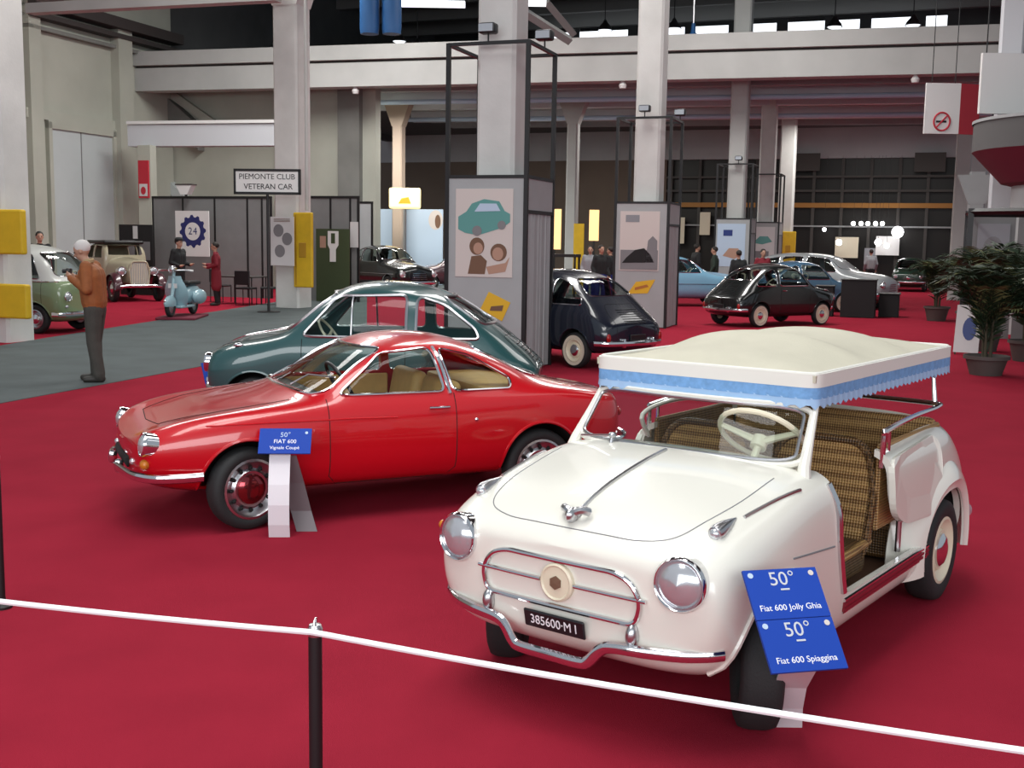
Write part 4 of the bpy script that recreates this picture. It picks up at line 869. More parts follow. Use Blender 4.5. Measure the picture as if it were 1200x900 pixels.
def sedan(name, label, pm, x, y, deg, wagon=False, lvl=2, grille=True):
    root = thing(name, label, 'car', (x, y, 0), R(deg)); low = [(0, .22), (.5, .22), (.70, .30), (.745, .52)]
    st = [(1.92, [(0, .36), (.3, .36), (.5, .40), (.58, .52), (.56, .66), (.46, .72), (.28, .77), (.14, .80), (0, .81)]), (1.78, [(0, .25), (.45, .25), (.66, .32), (.72, .52), (.70, .73), (.60, .82), (.36, .85), (.18, .91), (0, .93)]),
          S(1.3, (.73, .79), (.64, .88), (.42, .90), (.2, .97), (0, .99), low=low), S(.86, (.73, .85), (.66, .93), (.5, .97), (.25, 1.01), (0, 1.03), low=low), S(.70, (.73, .88), (.68, .97), (.60, 1.05), (.48, 1.10), (0, 1.13), low=low),
          S(.36, (.73, .88), (.68, .98), (.62, 1.22), (.52, 1.38), (0, 1.44), low=low), S(-.25, (.73, .88), (.68, .98), (.63, 1.25), (.54, 1.46), (0, 1.52), low=low)]
    if wagon:
        st += [S(-1.2, (.73, .88), (.68, .98), (.63, 1.25), (.54, 1.45), (0, 1.50), low=low), S(-1.75, (.72, .88), (.67, .97), (.61, 1.20), (.50, 1.36), (0, 1.40), low=low), (-1.98, [(0, .28), (.45, .28), (.64, .36), (.68, .52), (.66, .82), (.62, .92), (.54, 1.08), (.42, 1.16), (0, 1.18)])]
        rear = [('side', fillet([(-.42, .99), (-.42, 1.38), (-1.0, 1.37), (-1.0, .99)], .06)), ('side', fillet([(-1.10, .99), (-1.10, 1.37), (-1.55, 1.28), (-1.66, .99)], .06))]
    else:
        st += [S(-.8, (.73, .88), (.68, .98), (.61, 1.22), (.51, 1.39), (0, 1.47), low=low), S(-1.18, (.73, .87), (.67, .96), (.56, 1.08), (.45, 1.17), (0, 1.22), low=low), S(-1.48, (.72, .83), (.62, .92), (.48, .97), (.25, 1.00), (0, 1.01), low=low),
               (-1.9, [(0, .26), (.45, .26), (.65, .34), (.69, .5), (.66, .70), (.56, .79), (.40, .82), (.2, .84), (0, .85)]), (-2.03, [(0, .36), (.3, .36), (.48, .40), (.54, .5), (.5, .62), (.42, .68), (.3, .70), (.15, .72), (0, .72)])]
        rear = [('side', fillet([(-.40, .99), (-.40, 1.38), (-.72, 1.30), (-1.0, .99)], .06)), ('front', fillet([(-.46, 1.12), (.46, 1.12), (.40, 1.34), (-.40, 1.34)], .07), -1.4, -.6, -1)]
    wins = [('side', fillet([(.60, .99), (.30, 1.33), (-.30, 1.39), (-.30, .99)], .06)), ('front', fillet([(-.58, 1.07), (.58, 1.07), (.48, 1.37), (-.48, 1.37)], .08), .1, 1.1, 1)] + rear
    sh, body = car_body('sedan%d' % wagon, st, wins, (1.25, -1.2), .35, .31, pm, root, lvl)
    for xx in (1.25, -1.2):
        for sg in (1, -1): wheel(root, xx, .64 * sg, .30, .14, 0, 'steel', 'ivory', False); arch_lip(sh, root, xx, .31, .353, pm, sg)
    for sg in (1, -1): seam(sh, root, [(1.6, .66), (-1.7, .66)], sg, 'chrome', .010, name='side_strip', off=.004)
    common_lamps(sh, root, .56, .66, .095, .55); bumpers(root, 1.94, -2.0, .74, .42)
    if grille:
        for k in range(5): z = .46 + .055 * k; seam(sh, root, [(-.30 + .02 * k, z), (.30 - .02 * k, z)], 1, 'chrome', .012, 'front', 'grille_bar', .008)
    for xs in (.05, -.8): seat(root, xs, 0, 1.2, .35, 'greyseat', .45, .5, 'bench_seat')
    steering(root, (.45, .33, .95), .2, R(-50))
    return root
M['silver'] = paint('silver', (.30, .32, .33), .35); M['skyblue'] = paint('skyblue', (.20, .42, .58), .35); M['midblue'] = paint('midblue', (.05, .13, .22), .3); M['bottlegreen'] = paint('bottlegreen', (.008, .03, .02), .3); M['vbeige'] = paint('vbeige', (.40, .36, .25), .4); M['vespablue'] = paint('vespablue', (.28, .44, .50), .35); M['maroon'] = paint('maroon', (.06, .012, .02), .35)
p = aty(452, 300, 37.5); sd = sedan('saloon_car', 'black rounded saloon car before the pale blue board', 'blackpaint', p.x, p.y, -52); sd.scale = (1.06, 1.06, 1.1)
p = aty(792, 300, 33.5); sedan('saloon_car', 'sky blue saloon car behind the black economy car', 'skyblue', p.x, p.y, 8)
p = aty(968, 300, 34.0); es = sedan('estate_car', 'silver grey estate car with large side windows behind black plinths', 'silver', p.x, p.y, -38, True); es.scale = (1.08, 1.06, 1.08)
p = aty(938, 300, 31.4); fiat600('economy_car', 'mid blue economy car between the black car and silver estate', 'midblue', p.x, p.y, 25, lvl=2)
p = aty(1068, 300, 48); fiat600('economy_car', 'dark bottle green rounded car before the glazed front', 'bottlegreen', p.x, p.y, -112, lvl=2, whitewall=False, rim='alu')
p = aty(512, 318, 42); fiat600('economy_car', 'maroon small car behind the children poster tower', 'maroon', p.x + .8, p.y, 185, lvl=2, whitewall=False, rim='alu')

def vintage(x, y, deg):
    root = thing('vintage_car', 'beige prewar car with upright grille and black roof', 'car', (x, y, 0), R(deg)); lw = lambda w, z: [(0, z), (w * .7, z), (w, z + .06), (w, z + .2)]
    def body(st, m, name, th=.02, cut=None):
        sh = Shell(st, 2); me = carve(sh.mesh, cut or [], th); link(name, me, m, root, True, 32); return sh
    sh = body([(1.28, lw(.26, .50) + [(.27, .80), (.25, .98), (.18, 1.06), (.1, 1.10), (0, 1.12)]), (1.15, lw(.30, .45) + [(.31, .80), (.29, 1.0), (.2, 1.09), (.1, 1.13), (0, 1.15)]), (.75, lw(.40, .45) + [(.41, .8), (.39, 1.02), (.28, 1.12), (.14, 1.17), (0, 1.19)]), (.30, lw(.56, .42) + [(.57, .8), (.55, 1.05), (.4, 1.16), (.2, 1.21), (0, 1.23)]), (.2, lw(.56, .42) + [(.57, .8), (.55, 1.05), (.4, 1.16), (.2, 1.21), (0, 1.23)])], 'vbeige', 'hood')
    wc = [win_cutter(('side', fillet([(.10, 1.18), (.02, 1.50), (-.48, 1.52), (-.48, 1.18)], .05))), win_cutter(('side', fillet([(-.58, 1.18), (-.58, 1.52), (-1.1, 1.48), (-1.15, 1.18)], .05))), win_cutter(('front', fillet([(-.48, 1.26), (.48, 1.26), (.45, 1.53), (-.45, 1.53)], .05), -.1, .6, 1))]
    body([(.28, lw(.58, .40) + [(.60, .85), (.59, 1.10), (.57, 1.2), (.4, 1.24), (0, 1.26)]), (.20, lw(.60, .38) + [(.62, .85), (.61, 1.12), (.58, 1.45), (.48, 1.52), (0, 1.55)]), (-.1, lw(.64, .36) + [(.66, .85), (.65, 1.12), (.60, 1.50), (.50, 1.60), (0, 1.63)]), (-1.0, lw(.64, .36) + [(.66, .85), (.65, 1.12), (.60, 1.50), (.50, 1.60), (0, 1.62)]), (-1.4, lw(.6, .40) + [(.62, .85), (.60, 1.10), (.54, 1.40), (.44, 1.48), (0, 1.50)]), (-1.65, lw(.5, .48) + [(.5, .75), (.46, .92), (.40, 1.05), (.3, 1.1), (0, 1.12)])], ['vbeige'], 'cabin', .02, wc)
    b = MB(); b.rbox(-1.35, .18, -.57, .57, 1.56, 1.66, .05, 3); b.build('roof', 'black', root, True)
    b = MB(); b.prism(fillet([(-.24, .46), (.24, .46), (.28, .85), (.20, 1.10), (-.20, 1.10), (-.28, .85)], .08), 1.26, 1.33, 'x'); g = b.build('grille', 'panel', root)
    b = MB(); b.tube([(1.33, q.x, q.y) for q in resample(fillet([(-.24, .46), (.24, .46), (.28, .85), (.20, 1.10), (-.20, 1.10), (-.28, .85)], .08), .06)], .028, 8, True); b.build('grille_shell', 'vbeige', g, True)
    for k in range(9): yy = -.2 + .05 * k; b = MB(); b.box(1.33, 1.345, yy - .008, yy + .008, .50, 1.05); b.build('grille_slat', 'ivory', g)
    for sg in (1, -1):
        for xx in (1.05, -1.15):
            wheel(root, xx, .62 * sg, .36, .13, 0, 'steel', 'maroon', False)
            b = MB(); n = 18; vs = []
            for k in range(n):
                a_ = R(-5 + 175 * k / (n - 1)); cx, cz = xx + .44 * math.cos(a_), .36 + .44 * math.sin(a_)
                if xx > 0 and k > n - 4: cx -= .16 * (k - n + 4); cz -= .03
                vs += [(cx, (.50 if xx > 0 else .58) * sg, cz), (cx, .66 * sg, cz + .02), (cx, .74 * sg, cz - .05)]
            b.add(vs, [(3 * k + j, 3 * k + 3 + j, 3 * k + 4 + j, 3 * k + 1 + j) for k in range(n - 1) for j in (0, 1)]); me = evaluated(b.mesh('f'), [('SOLIDIFY', dict(thickness=.02)), ('SUBSURF', dict(levels=1))]); link('fender', me, 'maroon', root, True, 60)
        b = MB(); b.rbox(-.75, .68, .56 * sg - .12, .56 * sg + .12, .30, .34, .015, 1); b.build('running_board', 'black', root)
        headlamp(root, (1.22, .44 * sg, .84), .12, (1, 0, 0), 'chrome', 'lens', .16)
    b = MB(); b.tube(smooth_path([(1.42, -.70, .42), (1.52, -.4, .44), (1.54, 0, .44), (1.52, .4, .44), (1.42, .70, .42)], 4), .04, 8, flat=.4, up=(0, 0, 1)); b.build('bumper', 'chrome', root, True)
    for xs in (-.15, -1.05): seat(root, xs, 0, 1.05, .5, 'brownprint', .45, .6, 'bench_seat')
    return root
p = atz(160, 353); vintage(p.x - .62, p.y + .75, -52)
def scooter(x, y, deg):
    pl = MB(); pl.rbox(-.75, .75, -.42, .42, 0, .06, .015, 1, Matrix.Translation((x, y, 0)) @ Matrix.Rotation(R(deg + 12), 4, 'Z')); tag(pl.build('plinth', 'darkred'), 'low dark red plinth under the pale blue scooter', 'plinth')
    r = thing('motor_scooter', 'pale blue motor scooter on a low dark red plinth', 'scooter', (x, y, .06), R(deg))
    for xx, nm in ((.62, 'front_wheel'), (-.55, 'rear_wheel')):
        T = Matrix.Translation((xx, 0, .205)) @ Matrix.Rotation(PI / 2, 4, 'X'); b = MB(); b.lathe([(.12, -.035), (.17, -.05), (.20, -.03), (.205, 0), (.20, .03), (.17, .05), (.12, .035)], 24, T, caps=False); o = b.build(nm, 'rubber', r, True, 50)
        b = MB(); b.lathe([(.125, -.03), (.08, -.04), (.03, -.05), (.03, .05), (.08, .04), (.125, .03)], 20, T); b.build('rim', 'alu', o, True)
    # front mudguard, leg shield, floor, cowls, seat
    b = MB(); b.ell((.62, 0, .30), (.27, .085, .17), 20, 12); me = carve(b.mesh('m'), [MB().box(.2, 1.0, -.2, .2, -.1, .235)], .01); link('mudguard', me, 'vespablue', r, True, 40)
    sh = []; n = 14; m_ = 12
    for j in range(m_ + 1):
        t = j / m_; hw = .17 + .09 * math.sin(PI * min(1, t * 1.15)) - .06 * max(0, t - .75) * 4 * .5; z = .22 + .66 * t; xb = .36 + .10 * t + (.10 * (1 - t) ** 3 * -1)
        for i in range(n + 1): u = -1 + 2 * i / n; sh.append((xb - .10 * u * u + .0, hw * u, z))
    b = MB(); b.add(sh, [(j * (n + 1) + i, j * (n + 1) + i + 1, (j + 1) * (n + 1) + i + 1, (j + 1) * (n + 1) + i) for j in range(m_) for i in range(n)]); me = evaluated(b.mesh('s'), [('SOLIDIFY', dict(thickness=.015, offset=0))]); link('leg_shield', me, 'vespablue', r, True, 50)
    b = MB(); b.tube([(.60, 0, .22), (.47, 0, .60), (.40, 0, .98)], [.03, .045, .035], 12); b.build('steering_column', 'vespablue', r, True)
    b = MB(); b.rbox(-.30, .38, -.16, .16, .18, .24, .02, 2); b.build('floor_board', 'vespablue', r, True)
    b = MB(); b.ell((-.50, 0, .45), (.42, .14, .22), 20, 12); b.build('rear_body', 'vespablue', r, True)
    for sg in (1, -1): b = MB(); b.ell((-.52, .17 * sg, .40), (.32, .12, .17), 18, 10); b.build('side_cowl', 'vespablue', r, True)
    b = MB(); b.rbox(-.75, -.12, -.13, .13, .66, .76, .05, 3); b.build('saddle', 'black', r, True)
    b = MB(); b.tube(smooth_path([(.32, -.34, 1.0), (.37, -.2, 1.01), (.42, 0, 1.0), (.37, .2, 1.01), (.32, .34, 1.0)], 4), .018, 8); hb = b.build('handlebar', 'alu', r, True)
    for sg in (1, -1): b = MB(); b.tube([(.335, .26 * sg, 1.005), (.30, .40 * sg, .995)], .022, 8); b.build('grip', 'white', hb, True)
    headlamp(r, (.50, 0, 1.03), .075, (1, 0, 0), 'chrome', 'lens', .1)
    b = MB(); b.ell((.875, 0, .36), (.02, .03, .03), 10, 8); b.build('crest', 'chrome', r, True)
    p_ = MB(); p_.box(.475, .485, -.10, .10, .62, .72); p_.build('number_plate', 'paper', r)
    b = MB(); b.ell((-.2, -.36, .42), (.13, .05, .13), 16, 10); 
    return r
p = atz(206, 374); scooter(p.x + .05, p.y + .35, -98)
# ------------------------------------------------------------------ people
def seg_dist(p, a, b, ra, rb):
    d = b - a; L = d.length_squared; t = 0 if L < 1e-9 else max(0, min(1, (p - a).dot(d) / L)); return (p - (a + d * t)).length - (ra + (rb - ra) * t)
def person(label, x, y, deg, height=1.75, pose=None, mats=None, hair='hairdark', voxel=.016, cap=None, group=None, long_coat=False, bulk=1.0):
    J = dict(pel=(0, 0, .94), chest=(0, 0, 1.30), neck=(.01, 0, 1.49), head=(.03, 0, 1.625), hl=(0, .09, .90), hr=(0, -.09, .90), kl=(.02, .10, .50), kr=(.02, -.10, .50), al=(-.02, .105, .085), ar=(-.02, -.105, .085),
             sl=(0, .175, 1.42), sr=(0, -.175, 1.42), el=(-.03, .25, 1.13), er=(-.03, -.25, 1.13), wl=(.10, .24, .90), wr=(.10, -.24, .90), tl=(.14, .12, .04), tr=(.14, -.12, .04), fl=(0, 0, -1), fr=(0, 0, -1))
    J.update(pose or {}); J = {k: Vector(v) for k, v in J.items()}; mats = mats or dict(top='blackcloth', legs='blackcloth', skin='skin', shoe='shoe'); order = ['top', 'legs', 'skin', 'shoe']
    C = []   # tag, a, b, ra, rb
    def cap_(tag_, a, b_, ra, rb): C.append((tag_, Vector(a), Vector(b_), ra, rb))
    up = (J['chest'] - J['pel']).normalized(); rt = Vector((0, 1, 0))
    for s_ in (-.07, 0, .07): cap_('top', J['pel'] + rt * s_ + up * .04, J['chest'] + rt * s_ * 1.25, .118 * bulk, .125 * bulk)
    cap_('top', J['sl'] - up * .03, J['sr'] - up * .03, .075, .075); cap_('top', J['chest'], J['neck'] - up * .05, .11, .07)
    cap_('skin', J['neck'] - up * .04, J['head'] - Vector((0, 0, .05)), .052, .052)
    for s_ in ('l', 'r'):
        cap_('legs', J['h' + s_], J['k' + s_], .098 * bulk, .072 * bulk); cap_('legs', J['k' + s_], J['a' + s_] + Vector((0, 0, .02)), .072 * bulk, .064 * bulk); cap_('shoe', J['a' + s_] - Vector((.03, 0, .035)), J['t' + s_], .048, .040)
        cap_('top', J['s' + s_], J['e' + s_], .066 * bulk, .056 * bulk); cap_('top', J['e' + s_], J['w' + s_], .056 * bulk, .044)
        w = J['w' + s_]; f = J['f' + s_].normalized(); cap_('skin', w, w + f * .07, .030, .034)
        side = f.cross(Vector((1, 0, 0)) if abs(f.x) < .7 else Vector((0, 0, 1))).normalized(); curl = (J['neck'] - w).normalized(); curl = (curl - f * curl.dot(f)).normalized()
        for k, L in enumerate((.068, .078, .074, .058)):
            o = w + f * .075 + side * (.024 - .016 * k); m_ = o + f * L * .6; cap_('skin', o, m_, .0095, .009); cap_('skin', m_, m_ + f * L * .35 + curl * .02, .009, .008)
        o = w + f * .03 + side * .034; cap_('skin', o, o + f * .045 + side * .02, .011, .010)
    if long_coat:
        for s_ in (-.06, .06): cap_('top', J['pel'] + Vector((0, s_, 0)), J['pel'] + Vector((0, s_ * 1.3, -.42)), .13, .14)
    for s_ in (-.04, .04): cap_('legs', J['pel'] + rt * s_ + Vector((0, 0, -.02)), J['pel'] + rt * s_ + Vector((0, 0, -.06)), .118, .112)
    b = MB()
    for tag_, a, b_, ra, rb in C:
        d = b_ - a; rot = Vector((0, 0, 1)).rotation_difference(d.normalized()).to_matrix().to_4x4() if d.length > 1e-6 else Matrix.Identity(4); T = Matrix.Translation(a) @ rot; L = d.length; n = 12 if ra > .02 else 8
        prof = [(0, -ra)] + [(ra * math.cos(q), ra * math.sin(q)) for q in (R(-60), R(-30), 0)] + [(rb * math.cos(q), L + rb * math.sin(q)) for q in (0, R(30), R(60))] + [(0, L + rb)]
        b.lathe(prof, n, T, caps=False)
    hd = J['head']; tilt = Matrix.Translation(hd) @ Matrix.Rotation((pose or {}).get('nod', Vector((0, 0, 0)))[0] if isinstance((pose or {}).get('nod'), tuple) else 0, 4, 'Y')
    for c_, r_ in (((-.005, 0, .02), (.098, .077, .095)), ((.022, 0, -.05), (.068, .056, .068)), ((.098, 0, -.018), (.020, .013, .022)), ((.075, 0, -.062), (.022, .026, .010)), ((.0, .078, -.01), (.020, .012, .028)), ((.0, -.078, -.01), (.020, .012, .028))): b.ell(c_, r_, 14, 10, tilt)
    sc = height / 1.745
    me = evaluated(b.mesh('p'), [('REMESH', dict(mode='VOXEL', voxel_size=voxel)), ('SMOOTH', dict(factor=.5, iterations=3))])
    idx = []
    heads = hd
    for p in me.polygons:
        c_ = p.center
        if (c_ - heads).length < .135 and c_.z > J['neck'].z - .02: idx.append(2); continue
        best = min(C, key=lambda q: seg_dist(c_, *q[1:])); idx.append(order.index(best[0]))
    me.polygons.foreach_set('material_index', idx); me.transform(Matrix.Diagonal((sc, sc, sc, 1)))
    body = link('body', me, [mats[k] for k in order], None, True, None); r = thing('person', label, 'person', (x, y, 0), R(deg), group); body.parent = r
    b = MB(); b.ell((-.022, 0, .040), (.100, .084, .092), 18, 12, tilt); h = carve(b.mesh('h'), [MB().add([tilt @ Vector(q) for q in ((.02, -.2, -.3), (.3, -.2, -.3), (.3, .2, -.3), (.02, .2, -.3), (.05, -.2, .075), (.3, -.2, .10), (.3, .2, .10), (.05, .2, .075))], [(3, 2, 1, 0), (4, 5, 6, 7), (0, 1, 5, 4), (1, 2, 6, 5), (2, 3, 7, 6), (3, 0, 4, 7)])], .01); h.transform(Matrix.Diagonal((sc, sc, sc, 1))); link('hair', h, hair, r, True, 50)
    for sg in (1, -1):
        b = MB(); b.ell((.084, .032 * sg, .012), (.010, .014, .008), 8, 6, tilt); e = b.mesh('e'); e.transform(Matrix.Diagonal((sc, sc, sc, 1))); link('eye', e, 'hairdark', r, True)
    if cap:
        b = MB(); b.lathe([(.098, .05), (.104, .09), (.07, .135), (0, .14)], 18, tilt); b.rbox(.03, .16, -.06, .06, .055, .068, .005, 1, tilt); e = b.mesh('c'); e.transform(Matrix.Diagonal((sc, sc, sc, 1))); link('cap', e, cap, r, True, 40)
    return r
p = atz(114, 447)
man = person('white-haired man in a brown jacket and dark trousers looking down', p.x, p.y, 184, 1.74, dict(chest=(.03, 0, 1.30), neck=(.07, 0, 1.475), head=(.135, 0, 1.60), nod=(.42, 0), sl=(.04, .18, 1.41), sr=(.04, -.18, 1.41), el=(.02, .25, 1.14), er=(.02, -.25, 1.14), wl=(.25, .09, 1.27), wr=(.25, -.09, 1.27), fl=(.5, -.5, .5), fr=(.5, .5, .5), al=(-.06, .12, .085), ar=(.03, -.10, .085), tl=(.10, .13, .04), tr=(.20, -.11, .04), kl=(.0, .11, .50), kr=(.04, -.10, .50)), dict(top='jacket', legs='trousers', skin='skin', shoe='shoe'), 'hairwhite', .0095, bulk=1.16)
b = MB(); b.lathe([(.062, 0), (.072, .03), (.060, .05)], 18, Matrix.Translation((.055, 0, 1.45)) @ Matrix.Rotation(.2, 4, 'Y')); b.build('collar', 'shirt', man, True)
T = Matrix.Translation((p.x, p.y, 0)) @ Matrix.Rotation(R(184), 4, 'Z'); b = MB(); b.rbox(.27, .32, -.055, .055, 1.315, 1.385, .012, 2, T); b.lathe([(.026, 0), (.026, .05), (.018, .055)], 14, T @ Matrix.Translation((.32, 0, 1.35)) @ Matrix.Rotation(PI / 2, 4, 'Y')); tag(b.build('photo_camera', 'black', None, True), 'small black camera held by the white-haired man', 'camera')
q = aty(209, 300, 28.5); person('person in dark coat and flat cap behind the pale blue scooter', q.x, q.y, -25, 1.76, dict(wl=(.22, .16, 1.08), wr=(.20, -.18, 1.05), fl=(1, 0, .2), fr=(1, 0, .2)), None, cap='blackcloth')
q = atz(254, 358); person('person in a long dark red coat and black trousers by the emblem poster', q.x, q.y, 190, 1.66, dict(wl=(.22, .14, 1.05), wr=(.26, -.12, 1.12), fl=(1, 0, .2), fr=(1, 0, .3)), dict(top='redcloth', legs='blackcloth', skin='skin', shoe='shoe'), long_coat=True)
q = aty(47, 300, 27); person('dark-clothed person whose head shows above the green van', q.x, q.y, -60, 1.86)
DK = dict(top='blackcloth', legs='bluedark', skin='skin', shoe='shoe')
for px, Y, dg, lab, ms, hgt in ((692, 33, -100, 'person in a pale grey top beside the yellow display behind the navy car', dict(top='greycloth', legs='bluedark', skin='skin', shoe='shoe'), 1.72), (704, 31.5, -60, 'person in black with dark hair above the navy car roof', DK, 1.74), (716, 32.5, 150, 'person in black beside the tower with black and white poster', DK, 1.70),
                             (816, 38, 20, 'stocky person in black above the sky blue car', None, 1.82), (838, 36.5, 160, 'person in a dark green coat above the sky blue car', dict(top='greencloth', legs='blackcloth', skin='skin', shoe='shoe'), 1.74), (866, 31.5, 100, 'person in black seen from behind above the black car', None, 1.66), (894, 33.4, -80, 'person in a dark red top beside the silver estate car', dict(top='redcloth', legs='greycloth', skin='skin', shoe='shoe'), 1.70),
                             (1021, 47, 90, 'person in a pale top near the glazed front', dict(top='greycloth', legs='blackcloth', skin='skin', shoe='shoe'), 1.72)):
    q = aty(px, 300, Y); person(lab, q.x, q.y, dg, hgt, None, ms, voxel=.020)

# ------------------------------------------------------------------ sign stands
def strip(pts, w, t, T, dx=0.0):
    b = MB(); n = len(pts); vs = []
    for i_, (x, z) in enumerate(pts): o_ = dx * i_ / (n - 1); vs += [T @ Vector((-w / 2 + o_, x, z)), T @ Vector((w / 2 + o_, x, z))]
    b.add(vs, [(2 * i, 2 * i + 1, 2 * i + 3, 2 * i + 2) for i in range(n - 1)]); return evaluated(b.mesh('strip'), [('SOLIDIFY', dict(thickness=t, offset=0))])
mm('standwhite', (.72, .70, .74), rough=.22)
def sign_mark(tx, sz, T, m, o):
    if tx == 'R': b = MB(); b.lathe([(sz * .5, 0), (sz * .5, .001)], 14, T); b.build('logo_mark', m, o)
    elif tx == '1957': b = MB(); b.box(-.016, .016, -.003, .003, 0, .001, T); b.build('logo_mark', m, o)
    else: lettering(tx, sz, T, m, o, ext=.0006)
def sign_stand(name, label, foot, rz, front, back, w, boards, dx=0.0):
    r = thing(name, label, 'sign stand', (foot.x, foot.y, 0), rz); link('stand_strip', strip(front, w, .006, Matrix.Identity(4), dx), 'standwhite', r); 
    if back: link('stand_strip', strip(back, w, .006, Matrix.Translation((.15, 0, 0)), -.12), 'standgrey', r)
    for (bw, bl, base, tau, lines) in boards:
        T = face_T(Vector(base), (1, 0, 0), (0, math.sin(tau), math.cos(tau))); b = MB(); b.box(-bw / 2, bw / 2, 0, bl, -.005, .005, T); o = b.build('sign_board', 'blueboard', r)
        for (txt, sz, u, v, m) in lines: sign_mark(txt, sz, T @ Matrix.Translation((u, v, .0055)), m, o)
    return r
tau = R(45)
ft = atz(921, 852); yaw = R(13.2); tau = R(43.5); Lb = .1815; bc = Vector((.964, 3.45, .4385)) - Vector((ft.x, ft.y, 0))
sg_ = sign_stand('sign_stand', 'blue sign stand with two lettered boards before the cream beach car', ft, 0, [(.0, .0), (-.06, .10), (-.16, .22), (-.34, .36), (-.50, .47)], None, .12, [], -.07)
upv = Vector((-math.sin(yaw) * math.sin(tau), math.cos(yaw) * math.sin(tau), math.cos(tau)))
for k, txt in enumerate(('Fiat 600 Spiaggina', 'Fiat 600 Jolly Ghia')):
    T = face_T(bc + upv * Lb * k, (math.cos(yaw), math.sin(yaw), 0), upv); b = MB(); b.box(-.133, .133, 0, Lb - .003, -.005, .005, T); o = b.build('sign_board', 'blueboard', sg_)
    for (tx, sz, u, v, m) in (('50°', .070, 0, .140, 'lightwhite'), ('1957', .013, 0, .103, 'lightwhite'), (txt, .030, .0, .038, 'signwhite'), ('R', .020, -.110, .158, 'lightblue'), ('R', .020, .110, .158, 'pinkpaper')): sign_mark(tx, sz, T @ Matrix.Translation((u, v, .0055)), m, o)
ft = atz(333, 622) + Vector((0, -.12, 0)); sign_stand('sign_stand', 'small blue sign on a faceted white strip stand before the red coupe', ft, R(4), [(-.03, .0), (-.05, .08), (-.05, .20), (-.03, .32), (.01, .44), (.06, .56)], [(.10, 0), (.14, .12), (.12, .30), (.07, .48)], .125, [(.31, .17, Vector((.03, -.01, .505)), R(38), [('50°', .045, 0, .125, 'lightblue'), ('FIAT 600', .036, 0, .080, 'signwhite'), ('Vignale Coupé', .030, 0, .038, 'signwhite'), ('R', .018, .125, .14, 'lightblue')])])
ft = atz(256, 497); sign_stand('sign_stand', 'small blue sign leaning before the green car nose', ft, R(30), [(-.02, .0), (-.03, .15), (.0, .32), (.03, .46)], None, .10, [(.24, .26, Vector((0, -.02, .38)), R(40), [('50°', .05, 0, .17, 'lightblue')])])
# ------------------------------------------------------------------ rope barrier
rz_ = .72
def rp(px, py): return atz(px, py, rz_)
A0, A1, A2 = rp(-90, 694), rp(367, 741), rp(1290, 893)
def stanchion(P, label, h=.72, br=.15):
    r = thing('rope_post', label, 'post', (P.x, P.y, 0)); b = MB(); b.lathe([(br, 0), (br, .012), (br * .4, .03), (.02, .05)], 24); b.build('base', 'black', r, True, 40); b = MB(); b.lathe([(.019, .03), (.019, h - .02)], 16); b.build('pole', 'black', r, True, 40); b = MB(); b.lathe([(.019, h - .02), (.021, h), (.016, h + .012), (.0, h + .015)], 16); b.tube([(0, -.02, h + .005), (0, -.012, h + .026), (0, .012, h + .026), (0, .02, h + .005)], .003, 6); b.build('cap', 'alu', r, True, 40)
stanchion(A1 + Vector((0, .03, 0)), 'slim black barrier post holding the white rope')
q = atz(2, 712); stanchion(q, 'slim black barrier post standing on the bare carpet apart from the rope', .74, .05)
stanchion(A0 + Vector((0, .03, 0)), 'slim black barrier post at the far end of the rope'); stanchion(A2 + Vector((0, .03, 0)), 'slim black barrier post at the near end of the rope by the cream car')
def sagline(a, b_, s): return [a.lerp(b_, t) - Vector((0, 0, s * 4 * t * (1 - t))) for t in np.linspace(0, 1, 24)]
b = MB(); b.tube(sagline(A0, A1, .006) + sagline(A1, A2, .012)[1:], .0085, 8); tag(b.build('barrier_rope', 'signwhite', None, True), 'white barrier rope strung between slim black posts', 'rope')
# ------------------------------------------------------------------ posters on the towers
def tower_thing(name, label, cat, c): return thing(name, label, cat, (c.x, c.y, 0), HA)
def fl(r, poly, y, m, name, t=.004, parent=None): b = MB(); b.prism(poly, y, y - t, 'y'); return b.build(name, m, parent or r)
def rect(x0, x1, z0, z1): return [(x0, z0), (x1, z0), (x1, z1), (x0, z1)]
def oval(cx, cz, rx, rz, n=18): return [(cx + rx * math.cos(2 * PI * k / n), cz + rz * math.sin(2 * PI * k / n)) for k in range(n)]
q_ = -.575 - .014
r = tower_thing('poster', 'large poster of a teal car above two children on the grey tower', 'poster', c1); pb = fl(r, rect(-.44, .40, 1.30, 2.50), q_, 'pinkpaper', 'sheet', .010)
y_ = q_ - .011
fl(r, [(-.40, 1.95), (-.30, 1.90), (-.10, 1.87), (.10, 1.93), (.26, 1.98), (.36, 2.05), (.36, 2.16), (.28, 2.20), (.20, 2.33), (-.02, 2.36), (-.20, 2.30), (-.28, 2.19), (-.40, 2.12)], y_, 'teal', 'car_print'); fl(r, [(-.16, 2.19), (-.08, 2.30), (.16, 2.30), (.22, 2.20)], y_ - .004, 'lightblue', 'window_print'); fl(r, oval(-.12, 1.93, .07, .07), y_ - .004, 'greyprint', 'wheel_print'); fl(r, oval(.24, 2.01, .06, .06), y_ - .004, 'greyprint', 'wheel_print')
